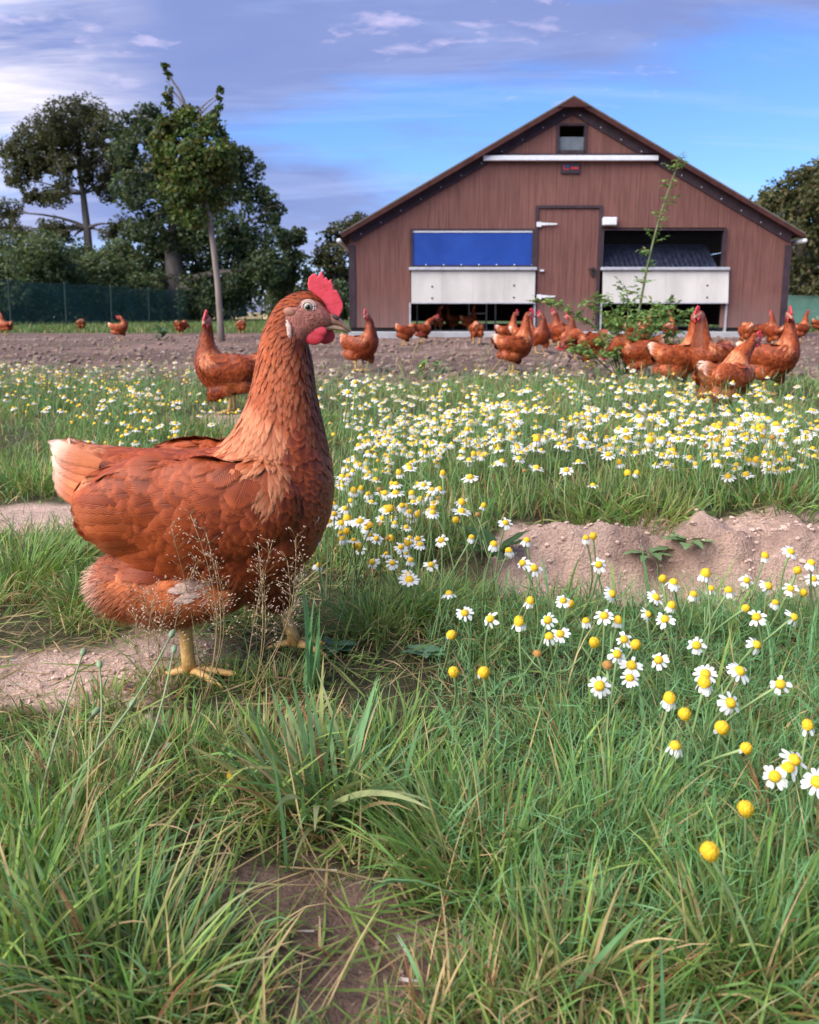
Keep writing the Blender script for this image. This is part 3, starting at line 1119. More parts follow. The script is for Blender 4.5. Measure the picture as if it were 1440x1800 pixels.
def make_trees():
    make_tree('oak_tree', 'tall open-crowned tree with bare grey trunk at far left', 42, (158, 560), [(158, 465), (153, 400), (146, 340), (138, 295)],
              [(110, 215, 42), (150, 200, 38), (70, 245, 42), (185, 235, 40), (40, 285, 38), (92, 262, 34), (130, 250, 34), (165, 275, 30), (205, 268, 30),
               (120, 298, 30), (75, 288, 28), (165, 312, 26), (110, 328, 16), (225, 290, 26), (18, 262, 24), (60, 300, 22), (30, 318, 20), (205, 305, 22), (15, 370, 24), (50, 345, 16), (100, 345, 24), (75, 345, 20), (190, 335, 24), (10, 400, 26), (38, 405, 20),
               (90, 400, 24), (115, 408, 22), (215, 395, 22), (75, 420, 20), (130, 415, 18), (195, 412, 20)],
              84000, 0.125, OAK, 0.26, 1, hollow=0.0, clump=0.36, gap=0.45, group=TG)
    make_tree('broadleaf_tree', 'massive dark leafy tree standing behind the young staked tree', 36, (310, 565), [(308, 500), (305, 430), (318, 340), (325, 270)],
              [(225, 225, 30), (260, 205, 26), (268, 250, 40), (235, 275, 40), (300, 300, 50), (355, 300, 48), (405, 315, 45), (425, 280, 24), (452, 300, 18), (450, 355, 36), (475, 375, 26),
               (250, 330, 48), (300, 395, 60), (380, 400, 60), (440, 430, 45), (258, 425, 46), (330, 470, 62), (415, 490, 55), (485, 415, 22), (262, 490, 42), (470, 470, 36), (350, 530, 50)],
              80000, 0.155, DARK, 0.5, 2, hollow=0.25, clump=0.5, gap=0.48, group=TG)
    make_tree('broadleaf_tree', 'slim dark tree just right of the massive leafy tree', 48, (512, 562), [(512, 500), (510, 450)],
              [(505, 425, 20), (525, 415, 18), (512, 460, 28), (500, 500, 32), (530, 490, 28), (480, 480, 30), (545, 520, 30), (500, 540, 34)],
              16000, 0.20, DARK, 0.3, 3, hollow=0.1, clump=0.55, gap=0.45, group=TG)
    make_tree('broadleaf_tree', 'rounded tree whose top shows beside the left eave of the barn', 40, (600, 565), [(600, 500), (598, 440)],
              [(600, 410, 26), (630, 395, 22), (578, 425, 22), (565, 455, 22), (605, 450, 34), (640, 430, 30), (585, 490, 34), (620, 505, 40), (570, 525, 30), (650, 470, 34), (650, 540, 34)],
              20000, 0.17, OAK, 0.3, 4, hollow=0.1, clump=0.5, gap=0.45, group=TG)
    make_tree('broadleaf_tree', 'bushy olive tree rising beyond the right end of the barn', 27, (1410, 570), [(1412, 500), (1410, 420), (1405, 360)],
              [(1405, 325, 34), (1440, 312, 36), (1365, 345, 32), (1340, 362, 26), (1385, 370, 42), (1430, 370, 50), (1480, 350, 60), (1400, 425, 52), (1450, 440, 60), (1395, 490, 48), (1345, 420, 40), (1350, 490, 40), (1440, 510, 52), (1400, 535, 40)],
              34000, 0.13, [(0.085, 0.095, 0.035), (0.11, 0.105, 0.042), (0.062, 0.08, 0.032), (0.14, 0.115, 0.05)], 0.35, 5, hollow=0.3, clump=0.3, group=TG)
    # hedge along the fence: separate shrubs
    sh = [(24.5, 20, [(10, 470, 55), (-50, 480, 60), (30, 530, 50), (-10, 545, 45)], 'large round hedge shrub at the left edge behind the netting'),
          (25.5, 90, [(80, 462, 42), (60, 500, 46), (110, 500, 44), (85, 545, 44)], 'hedge shrub second from the left edge behind the netting'),
          (28, 160, [(150, 478, 34), (185, 490, 36), (160, 525, 42), (200, 540, 34)], 'hedge shrub under the open-crowned tree'),
          (30, 222, [(212, 462, 26), (235, 490, 34), (215, 520, 38), (255, 530, 34)], 'upright hedge shrub left of the staked young tree'),
          (33, 290, [(275, 510, 30), (300, 520, 26), (285, 545, 30)], 'low dark hedge shrub in front of the massive tree')]
    for i, (Y, bx, bl, lb) in enumerate(sh):
        make_tree('hedge_shrub', lb, Y + 5, (bx, 575), [(bx, 540), (bx + 3, 505)], [(cx - 5, cy - 20, rp) for cx, cy, rp in bl] + [(cx, cy + 18, rp) for cx, cy, rp in bl], 20000, 0.13, HEDGE, 0.06, 20 + i, hollow=0.3, clump=0.22, gap=0.16, group='hedge shrubs behind the netting fence', cat='shrub')
    make_tree('hedge_shrub', 'yellowish green shrub beside the thin trunk of the staked tree', 36, (345, 570), [(345, 545), (348, 520)],
              [(340, 518, 20), (362, 522, 18), (348, 540, 22)], 3000, 0.13, YEL, 0.05, 30, clump=0.2, group='hedge shrubs behind the netting fence', cat='shrub')
    make_tree('hedge_shrub', 'small yellow-green shrub near the pale field gap', 41, (412, 570), [(412, 550), (414, 530)],
              [(410, 532, 14), (420, 545, 14), (400, 550, 14)], 1800, 0.13, YEL, 0.05, 31, clump=0.2, group='hedge shrubs behind the netting fence', cat='shrub')
    make_tree('hedge_shrub', 'dark shrub behind the barn corner on the left', 30, (585, 572), [(585, 545), (586, 520)],
              [(560, 530, 24), (590, 520, 30), (615, 535, 30), (575, 555, 22)], 4500, 0.15, DARK, 0.06, 32, clump=0.22, group='hedge shrubs behind the netting fence', cat='shrub')
    # far wood closing the horizon
    r = random.Random(4)
    bl = []
    for i in range(70):
        x = -75 + i * 2.5 + r.uniform(-1, 1)
        y = 78 + r.uniform(-4, 4)
        bl.append(((x, y, r.uniform(0.6, 2.2)), r.uniform(2.0, 3.4)))
    V, F, C = leaf_cloud(bl, 22000, 0.55, DARK, seed=60, hollow=0.4)
    o = link('distant_wood', mesh_np('distant_wood', V, F, C, smooth=False), M['foliage'])
    tag(o, 'far dark line of woodland along the horizon', 'wood', kind='stuff')


make_trees()


def make_young_tree():
    Y = 11.2
    b0 = at(389, 599, Y)
    gz = float(H(b0.x, Y))
    root = empty('young_tree', (b0.x, Y, gz))
    ofs = Vector(root.location)
    bl = blobs_px([(300, 225, 26), (335, 212, 28), (370, 225, 26), (392, 255, 22), (290, 262, 28), (330, 262, 36), (375, 275, 32), (300, 305, 34), (345, 315, 40), (392, 305, 22),
                   (275, 300, 18), (320, 352, 32), (365, 350, 30), (295, 345, 22), (395, 345, 16), (345, 385, 22), (310, 380, 18), (405, 270, 12), (272, 245, 14)], Y, 0.8, 3)
    # upright top shoots
    sh = [((295, 185), (300, 150), (291, 115)), ((372, 230), (385, 195), (391, 158)), ((345, 205), (340, 185), (345, 178))]
    for s in sh[:2]:
        for i in range(6):
            f = i / 5
            p = (Vector(s[0]).lerp(Vector(s[1]), f * 2) if f < 0.5 else Vector(s[1]).lerp(Vector(s[2]), f * 2 - 1))
            q = at(p.x, p.y, Y)
            bl.append(((q.x + random.uniform(-0.03, 0.03), q.y, q.z), 0.085 - 0.035 * f))
    V, F, C = leaf_cloud(bl, 17000, 0.062, MAPLE, seed=8, hollow=0.0, clump=0.13, droop=0.6)
    link('crown', mesh_np('crown', V - np.array(ofs), F, C, smooth=False), M['foliage'], root)
    tp = [at(x, y, Y) for x, y in ((390, 606), (387, 560), (383, 500), (376, 440), (369, 390), (362, 350), (352, 300), (342, 250), (335, 215))]
    mb = MB()
    mb.tube([p - ofs for p in tp], [0.052, 0.043, 0.040, 0.038, 0.036, 0.032, 0.026, 0.018, 0.01], 10)
    rnd = random.Random(5)
    for c, r in bl:
        c = Vector(c)
        k = min(range(4, len(tp)), key=lambda i: (tp[i] - c).length + max(0, tp[i].z - c.z) * 1.5)
        pts, rr = limb(tp[k], c, 0.018, 0.004, 5, 0.12, rnd)
        mb.tube([p - ofs for p in pts], rr, 5)
    mb.build('trunk', M['bark_pale'], root, smooth=True)
    tag(root, 'slender young tree with leaning pale trunk and small round crown', 'tree')


make_young_tree()


def make_fence(name, label, pts, h, net, posts):
    """pts: ground points; a netting sheet between thin posts"""
    P = [Vector(p) for p in pts]
    root = empty(name, P[0])
    o = P[0]
    V, F = [], []
    seg = []
    for a, b in zip(P[:-1], P[1:]):
        n = max(2, int((b - a).length / 0.5))
        seg += [a.lerp(b, i / n) for i in range(n)]
    seg.append(P[-1])
    for i, p in enumerate(seg):
        sag = 0.03 * math.sin(i * 1.7) + 0.02 * math.sin(i * 0.6)
        for k in range(4):
            V.append((p.x - o.x + 0.02 * math.sin(i * 2.1 + k), p.y - o.y + 0.03 * math.sin(i * 1.3 + k * 2), 0.02 + (h + sag) * k / 3))
    for i in range(len(seg) - 1):
        for k in range(3):
            F.append((i * 4 + k, i * 4 + 4 + k, i * 4 + 5 + k, i * 4 + 1 + k))
    tag(link('netting', mesh_np('netting', V, F), M[net], root), kind='stuff')
    d = 0.0
    for i, p in enumerate(seg):
        if i % posts == 0:
            mb = MB()
            mb.tube([(p.x - o.x, p.y - o.y - 0.05, -0.1), (p.x - o.x + 0.01, p.y - o.y - 0.05, h * 0.6), (p.x - o.x + 0.02, p.y - o.y - 0.05, h + 0.08)], [0.03, 0.028, 0.026], 6)
            mb.build('post', M['post_green'], root)
    # top and bottom cords
    for z in (0.06, h):
        MB().tube([(p.x - o.x, p.y - o.y - 0.045, z + 0.012 * math.sin(i * 1.7)) for i, p in enumerate(seg)], 0.008, 4).build('cord', M['post_green'], root)
    tag(root, label, 'fence')


make_fence('netting_fence', 'dark green netting fence on thin posts along the hedge', [(-16.5, 17.5, 0), (-11.2, 22, 0), (-9.6, 30, 0), (-7.6, 43, 0)], 1.22, 'net_green', 5)
make_fence('netting_fence', 'pale green netting fence right of the barn', [(10.5, 25, 0), (16, 24.2, 0), (22, 23.4, 0)], 0.85, 'net_pale', 6)

# ------------------------------------------------------------------ hens
YH = 0.87
HX = 345.0
_h0 = at(HX, 1168, YH)
HZ0 = float(H(_h0.x, YH))


def hp(px, py):
    """a point of the near hen's side view -> local x (forward), z (up)"""
    p = at(px, py, YH)
    return np.array([p.x - _h0.x, p.z - HZ0])


CONT = [  # upper contour, lower contour (photograph), half width in metres
    ((120, 777), (118, 822), .016), ((138, 778), (138, 848), .026), ((164, 780), (168, 884), .040), ((202, 784), (200, 926), .054), ((250, 787), (236, 984), .068),
    ((300, 789), (275, 1036), .080), ((345, 788), (345, 1056), .084), ((378, 783), (430, 1058), .084), ((398, 768), (505, 1040), .081),
    ((413, 748), (556, 995), .074), ((426, 722), (582, 930), .066), ((436, 692), (587, 865), .057), ((443, 662), (581, 803), .048),
    ((447, 637), (570, 747), .041), ((451, 612), (560, 692), .036), ((456, 588), (555, 642), .032), ((463, 566), (551, 614), .0275),
    ((475, 545), (552, 602), .0235), ((494, 525), (559, 593), .0210), ((527, 511), (571, 585), .0195), ((558, 519), (581, 580), .0165),
    ((578, 545), (588, 577), .0105), ((588, 557), (594, 575), .006)]
NR = len(CONT)


def hermite(vals, n):
    """Catmull-Rom resampling of a list of vectors"""
    v = np.array(vals, float)
    k = len(v)
    t = np.linspace(0, k - 1, n)
    i = np.minimum(t.astype(int), k - 2)
    f = (t - i)[:, None]
    p0, p1, p2, p3 = v[np.maximum(i - 1, 0)], v[i], v[i + 1], v[np.minimum(i + 2, k - 1)]
    return 0.5 * (2 * p1 + (p2 - p0) * f + (2 * p0 - 5 * p1 + 4 * p2 - p3) * f ** 2 + (3 * p1 - p0 - 3 * p2 + p3) * f ** 3), t


def rot2(p, c, a):
    d = p - c
    ca, sa = math.cos(a), math.sin(a)
    return c + np.stack([d[..., 0] * ca - d[..., 1] * sa, d[..., 0] * sa + d[..., 1] * ca], -1)


class Pose:
    """bends the neck in the side plane and turns the head"""

    def __init__(s, bend=0.0, head=0.0, yaw=0.0, tilt=0.0):
        s.bend, s.head, s.yaw, s.tilt = R(bend), R(head), R(yaw), R(tilt)
        s.piv = 0.5 * (hp(426, 722) + hp(582, 930)) * 0.6 + 0.4 * hp(440, 690)
        s.hpiv = hp(510, 580)

    def pt(s, P, wn=1.0, wh=1.0):
        """P (...,3) local x,y,z ; weights of neck bend and head turn"""
        P = np.array(P, float)
        wn = np.broadcast_to(wn, P.shape[:-1])
        wh = np.broadcast_to(wh, P.shape[:-1])
        q = P[..., [0, 2]].copy()
        y = P[..., 1].copy()
        # head yaw about a vertical axis through the top of the neck
        ax = s.hpiv[0] - 0.012
        a = s.yaw * wh
        dx = q[..., 0] - ax
        q[..., 0], y = ax + dx * np.cos(a) - y * np.sin(a), dx * np.sin(a) + y * np.cos(a)
        for c, ang, wt in ((s.hpiv, s.head, wh), (s.piv, s.bend, wn)):
            d = q - c
            A = ang * wt
            q = c + np.stack([d[..., 0] * np.cos(A) - d[..., 1] * np.sin(A), d[..., 0] * np.sin(A) + d[..., 1] * np.cos(A)], -1)
        out = np.stack([q[..., 0], y, q[..., 1]], -1)
        if s.tilt:
            c = hp(345, 1060)
            d = out[..., [0, 2]] - c
            ca, sa = math.cos(s.tilt), math.sin(s.tilt)
            out[..., 0] = c[0] + d[..., 0] * ca - d[..., 1] * sa
            out[..., 2] = c[1] + d[..., 0] * sa + d[..., 1] * ca
        return out


C_BODY = np.array((0.220, 0.040, 0.0095))
C_DARK = np.array((0.135, 0.022, 0.0070))
C_HACK = np.array((0.31, 0.058, 0.0115))
C_TAN = np.array((0.56, 0.22, 0.10))
C_PALE = np.array((0.72, 0.50, 0.38))
C_BUFF = np.array((0.42, 0.110, 0.032))
C_SKIN = np.array((0.36, 0.125, 0.088))


def hen_meshes(pose, detail):
    """returns a list of (name, mesh, material, parent index)"""
    out = []
    near = detail > 1
    nr = 88 if near else 46
    ns = 36 if near else 20
    U, t = hermite([hp(*c[0]) for c in CONT], nr)
    Lo, _ = hermite([hp(*c[1]) for c in CONT], nr)
    Wd, _ = hermite([[c[2]] for c in CONT], nr)
    Wd = Wd[:, 0]
    Lo[:, 1] += (0.006 if near else 0.0) * sstep(2.5, 4.0, t) * (1 - sstep(6.5, 8.0, t))
    ins = ((.0052 if near else .0085) * (1 - 0.62 * sstep(16, 18.5, t)) * sstep(0, 2.0, t))[:, None]
    dv_ = U - Lo
    dl_ = np.linalg.norm(dv_, axis=1)[:, None]
    U = U - dv_ / dl_ * ins
    Lo = Lo + dv_ / dl_ * (ins * 1.25 + (0.010 * sstep(5.0, 7.5, t) * (1 - sstep(9.0, 11.0, t)))[:, None])
    Wd = np.maximum(Wd - ins[:, 0] * 0.9, Wd * 0.6)
    wn = sstep(8.5, 14.5, t)
    wh = sstep(14.0, 17.0, t)
    ang = np.linspace(0, 2 * math.pi, ns, endpoint=False)
    ca, sa = np.cos(ang), np.sin(ang)
    ex = 0.86
    cs = np.sign(ca) * np.abs(ca) ** ex
    ss = np.sign(sa) * np.abs(sa) ** ex
    mid, hv = (U + Lo) / 2, (U - Lo) / 2
    P = np.zeros((nr, ns, 3))
    # the fullest width sits a little below the middle on the body
    P[:, :, 0] = mid[:, None, 0] + hv[:, None, 0] * cs[None]
    P[:, :, 2] = mid[:, None, 1] + hv[:, None, 1] * cs[None]
    P[:, :, 1] = Wd[:, None] * ss[None] * (1 - 0.10 * cs[None])
    T = np.broadcast_to(t[:, None], (nr, ns))
    P = pose.pt(P, np.broadcast_to(wn[:, None], (nr, ns)), np.broadcast_to(wh[:, None], (nr, ns)))
    tang = np.gradient(P, axis=0)
    tang /= np.linalg.norm(tang, axis=2)[:, :, None] + 1e-9
    mb = MB()
    Fq = []
    for i in range(nr - 1):
        for k in range(ns):
            k2 = (k + 1) % ns
            Fq.append((i * ns + k, (i + 1) * ns + k, (i + 1) * ns + k2, i * ns + k2))
    Fq.append(tuple(range(ns)))
    Fq.append(tuple((nr - 1) * ns + k for k in range(ns - 1, -1, -1)))
    mb.add(P.reshape(-1, 3), Fq)

    def body_pt(px, py, y):
        q = hp(px, py)
        return pose.pt(np.array([[q[0], y, q[1]]]), 0.0, 0.0)[0]
    # folded wings and thighs, grown into the same skin
    for sgn in (-1, 1):
        for (px, py, y, rx, ry, rz, rot) in ((395, 876, .070, .080, .023, .053, 8), (305, 866, .065, .076, .022, .045, 10), (240, 858, .049, .046, .017, .032, 14), (465, 862, .064, .045, .020, .045, 0)):
            mb.ellipsoid(body_pt(px, py, sgn * y), (rx, ry, rz), 16, 10, Matrix.Rotation(R(-rot) - pose.tilt, 3, 'Y'))
        if sgn < 0:   # near side (towards -y)
            th = ((305, 1010, .054, .066, .034, .032, 9), (255, 998, .049, .038, .030, .030, 4), (385, 1016, .046, .040, .028, .025, -6), (343, 1036, .042, .021, .019, .023, 0), (425, 995, .034, .034, .026, .022, 0))
        else:
            th = ((400, 1025, .046, .048, .030, .030, 8), (452, 1040, .046, .032, .026, .030, 20), (480, 1066, .046, .016, .016, .022, 10), (280, 1000, .038, .048, .032, .030, -8))
        for (px, py, y, rx, ry, rz, rot) in th:
            if not near:
                py, rz = py - 14, rz * 1.1
            mb.ellipsoid(body_pt(px, py, sgn * y), (rx, ry, rz), 14, 9, Matrix.Rotation(R(rot) - pose.tilt, 3, 'Y'))
    m = remesh(mb.mesh('body'), 0.0026 if near else 0.006, 4 if near else 2)
    nv = len(m.vertices)
    co = np.zeros(nv * 3)
    m.vertices.foreach_get('co', co)
    co = co.reshape(-1, 3)
    kd = KDTree(nr * ns)
    flatP = P.reshape(-1, 3)
    for i, p in enumerate(flatP):
        kd.insert(p, i)
    kd.balance()
    near_i = np.array([kd.find(p)[1] for p in co])
    vt = T.reshape(-1)[near_i]

    # head surface in unposed photograph space, for the bare face
    base2 = np.zeros((nr, ns, 3))
    base2[:, :, 0] = mid[:, None, 0] + hv[:, None, 0] * cs[None]
    base2[:, :, 2] = mid[:, None, 1] + hv[:, None, 1] * cs[None]
    uflat = base2.reshape(-1, 3)
    faceU = np.array([hp(*q) for q in ((508, 546), (516, 541), (530, 534), (545, 526), (558, 528), (570, 538), (579, 549), (592, 556), (596, 577), (580, 586), (556, 606), (538, 600), (526, 588), (521, 574), (509, 562))])

    def in_face(ix):
        q = uflat[ix][[0, 2]]
        n = len(faceU)
        ins = False
        j = n - 1
        for i in range(n):
            if (faceU[i][1] > q[1]) != (faceU[j][1] > q[1]) and q[0] < (faceU[j][0] - faceU[i][0]) * (q[1] - faceU[i][1]) / (faceU[j][1] - faceU[i][1]) + faceU[i][0]:
                ins = not ins
            j = i
        return ins and T.reshape(-1)[ix] > 15
    face_ix = np.array([in_face(i) for i in range(nr * ns)])
    fm = face_ix[near_i]
    cc = np.where(fm[:, None], C_SKIN, np.where((vt > 9)[:, None], C_DARK, C_BODY * 0.9))
    a = m.attributes.new('Col', 'FLOAT_COLOR', 'POINT')
    c4 = np.ones((nv, 4), np.float32)
    c4[:, :3] = cc
    a.data.foreach_set('color', c4.ravel())
    out.append(('body', m, 'hen_body', None))
    bvh = BVHTree.FromPolygons([tuple(p) for p in co], [tuple(p.vertices) for p in m.polygons])
    tflat = tang.reshape(-1, 3)
    Tf = T.reshape(-1)

    # ---- feather scatter
    polys = m.polygons
    ar = np.array([p.area for p in polys])
    cen = np.zeros(len(polys) * 3)
    polys.foreach_get('center', cen)
    cen = cen.reshape(-1, 3)
    r = np.random.default_rng(3)
    FV, FF, FC, FU = [], [], [], []
    nrow = 5 if near else 4
    cnt = [0]

    tailx = hp(215, 800)[0]

    def feather(p, n, d, Lf, Wf, cb, ctip, pointed, lift, tipstart=0.6, edge=0.0, store=None, tuck=False, shaft=False):
        """a curved vane that follows the skin from p towards d"""
        rows = []
        q, nn, dd = Vector(p), Vector(n), Vector(d)
        stepl = Lf / (nrow - 1)
        for i in range(nrow):
            f = i / (nrow - 1)
            rows.append((q.copy(), nn.copy(), dd.copy(), f))
            if i < nrow - 1:
                q2 = q + dd * stepl
                hit = bvh.find_nearest(q2, 0.05)
                if hit[0] is not None and (f < 0.75 or p[0] > tailx):
                    dist = (q2 - hit[0]).length
                    if dist < stepl * (0.9 if p[0] < tailx else 1.5):
                        q2 = hit[0]
                        nn = (nn * 0.4 + hit[1] * 0.6).normalized()
                dd = (q2 - q).normalized() if (q2 - q).length > 1e-6 else dd
                q = q2
        vs, cs_, us = [], [], []
        for q, nn, dd, f in rows:
            b = nn.cross(dd)
            if b.length < 1e-6:
                b = Vector((0, 1, 0))
            b.normalize()
            if pointed:
                wv = Wf * (0.55 + 0.9 * f) * (1 - f ** 2.2) + Wf * 0.05
            else:
                wv = Wf * min(1, 0.6 + 1.4 * f) * math.sqrt(max(0.0, 1 - max(0, (f - 0.35) / 0.66) ** 2.6)) + Wf * 0.08
            lf = -0.0012 * (1 if near else 2) * (1 - f) ** 2 + 0.0004 + lift * (1.0 if near else 0.7) * f
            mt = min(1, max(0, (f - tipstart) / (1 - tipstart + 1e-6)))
            dk = 0.48 + 0.52 * min(1, f / max(tipstart, .3))  # darker base: dark under-fluff plus painted shade where feathers overlap
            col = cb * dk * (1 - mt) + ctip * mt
            ce = col * (1 - edge) + ctip * edge
            if tuck:
                wv *= 0.25 + 0.75 * min(1, f * 3)
            cm = nn * (lf + Wf * 0.075 * (min(1, f * 2.5) if tuck else 1))
            for u, s in ((0.0, -1), (0.5, 0), (1.0, 1)):
                vs.append(q + b * (s * wv * 0.5) + (cm if s == 0 else nn * lf))
                cs_.append((col * 0.72 + C_TAN * 0.28 * min(1, f * 1.4) if shaft else col) if s == 0 else ce)
                us.append((u, f))
        fs = []
        for i in range(nrow - 1):
            for k in range(2):
                fs.append((i * 3 + k, i * 3 + k + 1, i * 3 + k + 4, i * 3 + k + 3))
        if store is not None:
            store.append((vs, fs, cs_, us))
            return
        FV.extend(vs)
        FC.extend(cs_)
        FU.extend(us)
        FF.extend([tuple(i + cnt[0] for i in f) for f in fs])
        cnt[0] += len(vs)

    def region(p, n, ix):
        """length, width, base colour, tip colour, pointed, lift, tipstart, edge, spacing"""
        tv = Tf[ix]
        if face_ix[ix]:
            return .0042, .0009, C_SKIN * r.uniform(.6, 1.2), C_SKIN * 1.3, True, .0006, .5, .1, .0024
        low = n[2] < -0.05
        kcs = cs[ix % ns]
        rv = r.uniform(0.88, 1.14) if tv > 9.4 else r.uniform(0.75, 1.25)
        if tv > 16.6:
            k = min(1, (tv - 16.6) / 2.5)
            return .013 - .005 * k, .0042 - .0012 * k, C_HACK * 0.75 * rv, C_HACK * 1.15, True, .0012, .55, .2, .0026
        if tv > 12.2:
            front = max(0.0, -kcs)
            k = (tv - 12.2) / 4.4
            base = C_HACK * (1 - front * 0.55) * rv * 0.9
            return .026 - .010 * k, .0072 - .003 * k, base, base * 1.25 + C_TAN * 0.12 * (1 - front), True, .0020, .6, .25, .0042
        if tv > 9.4:
            front = max(0.0, -kcs)
            if kcs > -0.05:
                # cape of long pale-shafted hackles over the shoulders
                return .036, .0085, C_HACK * 0.95 * rv, C_TAN * r.uniform(0.8, 1.25), True, .0030, .45, .15, .0052
            return .021, .0125, C_DARK * 0.95 * rv, C_BODY * 1.5 + C_TAN * 0.08, False, .0034, .76, .65, .0082
        if tv > 7.2 and kcs < 0.25:
            return .024, .0145, C_DARK * 1.05 * rv, C_BODY * 1.5 + C_TAN * 0.08, False, .0036, .76, .6, .0096
        if p[2] < hp(300, 972)[1] and abs(p[1]) > 0.02:
            base = C_BUFF * 1.0 * rv
            return .020, .012, base, base * 1.12, False, .0010, .5, .3, .0056
        if tv < 1.6:
            return .024, .013, C_BUFF * 1.1 * rv, C_PALE, False, .0020, .4, .6, .0070
        if tv < 3.6:
            base = C_BUFF * 0.75 * rv if kcs < 0.4 else C_BODY * 1.2 * rv
            return .029, .0165, base, C_TAN * 1.1, False, .0028, .62, .5, .0085
        if kcs > 0.72:
            return (.030 if tv < 6 else .017), (.015 if tv < 6 else .010), C_BODY * 1.1 * rv, C_BODY * 1.6 + C_TAN * 0.12, False, .0022, .7, .5, (.0085 if tv < 6 else .0065)
        return .036, .0215, C_BODY * 0.92 * rv, C_BODY * 1.7 + C_TAN * 0.10, False, .0044, .80, .5, .0128

    scale = 1.0 if near else 1.75
    ncand = 60000 if near else 9000
    ks = r.choice(len(polys), ncand, p=ar / ar.sum())
    taken = {}
    cell = 0.006 * scale
    placed = []
    order = []
    for kpoly in ks:
        p = cen[kpoly] + r.normal(size=3) * 0.0012 * scale
        p = np.array(bvh.find_nearest(Vector(p))[0])
        ix = kd.find(p)[1]
        if face_ix[ix] and not near:
            continue
        if p[2] < hp(345, 1092)[1]:
            continue
        order.append((kpoly, p, ix))
    for kpoly, p, ix in order:
        n = np.array(polys[int(kpoly)].normal)
        Lf, Wf, cb, ct, pt_, lift, ts, ed, sp = region(p, n, ix)
        sp *= scale * 0.80
        key = tuple(np.floor(p / cell).astype(int))
        ok = True
        rng_ = int(math.ceil(sp / cell))
        for i in range(-rng_, rng_ + 1):
            for j in range(-rng_, rng_ + 1):
                for l in range(-rng_, rng_ + 1):
                    for q in taken.get((key[0] + i, key[1] + j, key[2] + l), ()):
                        if (q[0] - p[0]) ** 2 + (q[1] - p[1]) ** 2 + (q[2] - p[2]) ** 2 < sp * sp:
                            ok = False
                            break
                    if not ok:
                        break
                if not ok:
                    break
            if not ok:
                break
        if not ok:
            continue
        taken.setdefault(key, []).append(p)
        d = -tflat[ix]
        tv = Tf[ix]
        if tv < 8.5 and abs(p[1]) > 0.03:      # wing and flank: back and slightly down
            d = d * 0.5 + np.array([-1.0, 0, -0.22]) * 0.5
        d = d + r.normal(size=3) * (0.13 if tv > 9 else 0.17)
        d = d - n * (d @ n)
        ln = np.linalg.norm(d)
        if ln < 1e-3:
            continue
        sc_ = (1.0 if near else 1.5) * r.uniform(0.85, 1.2)
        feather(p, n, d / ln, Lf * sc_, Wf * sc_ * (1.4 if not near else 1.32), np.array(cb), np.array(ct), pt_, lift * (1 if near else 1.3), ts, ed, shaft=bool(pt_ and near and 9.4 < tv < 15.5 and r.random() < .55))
    # white flecks seen on the near hen
    if near:
        for px, py, side, s in ((332, 822, -1, .016), (352, 818, -1, .014), (566, 880, -1, .016), (272, 897, -1, .010), (366, 992, -1, .024), (374, 988, -1, .024), (382, 990, -1, .024), (390, 988, -1, .022), (378, 1000, -1, .022), (370, 1004, -1, .020), (288, 1050, -1, .014), (296, 1054, -1, .014)):
            q = hp(px, py)
            hit = bvh.ray_cast(Vector((q[0], -0.3, q[1])), Vector((0, 1, 0)))
            if hit[0] is not None:
                for i in range(3):
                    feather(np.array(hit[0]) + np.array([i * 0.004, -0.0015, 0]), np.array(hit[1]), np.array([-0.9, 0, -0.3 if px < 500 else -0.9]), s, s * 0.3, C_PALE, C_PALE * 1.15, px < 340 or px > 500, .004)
    FCa = np.array(FC)
    mm = mesh_np('plumage', np.array([tuple(v) for v in FV]), np.array(FF), FCa, np.array(FU))
    out.append(('plumage', mm, 'feather', 'stuff'))

    # ---- long wing feathers and tail feathers, each its own part
    def single(name, lst, mat='feather'):
        for vs, fs, c_, u_ in lst:
            out.append((name, mesh_np(name, np.array([tuple(v) for v in vs]), np.array(fs), np.array(c_), np.array(u_)), mat, None))
    save = nrow
    if near:
        nrow = 9
        wl = []
        for sgn in (-1, 1):
            for i in range(11):
                f = i / 10
                px, py = 385 - 70 * f, 968 - 120 * f
                q = hp(px, py)
                hit = bvh.ray_cast(Vector((q[0], sgn * 0.3, q[1])), Vector((0, -sgn, 0)))
                if hit[0] is None:
                    continue
                d = np.array([-1.0, 0.0, 0.06 - 0.16 * (1 - f)])
                cb = C_BODY * (0.95 + 0.35 * r.random())
                pp = np.array(hit[0]) - np.array(hit[1]) * 0.0005
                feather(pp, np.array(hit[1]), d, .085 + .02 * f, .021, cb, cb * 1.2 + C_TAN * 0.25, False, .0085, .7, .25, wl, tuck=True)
        single('flight_feather', wl)
    nrow = 7 if near else 5
    tl = []
    tn = 6 if near else 4
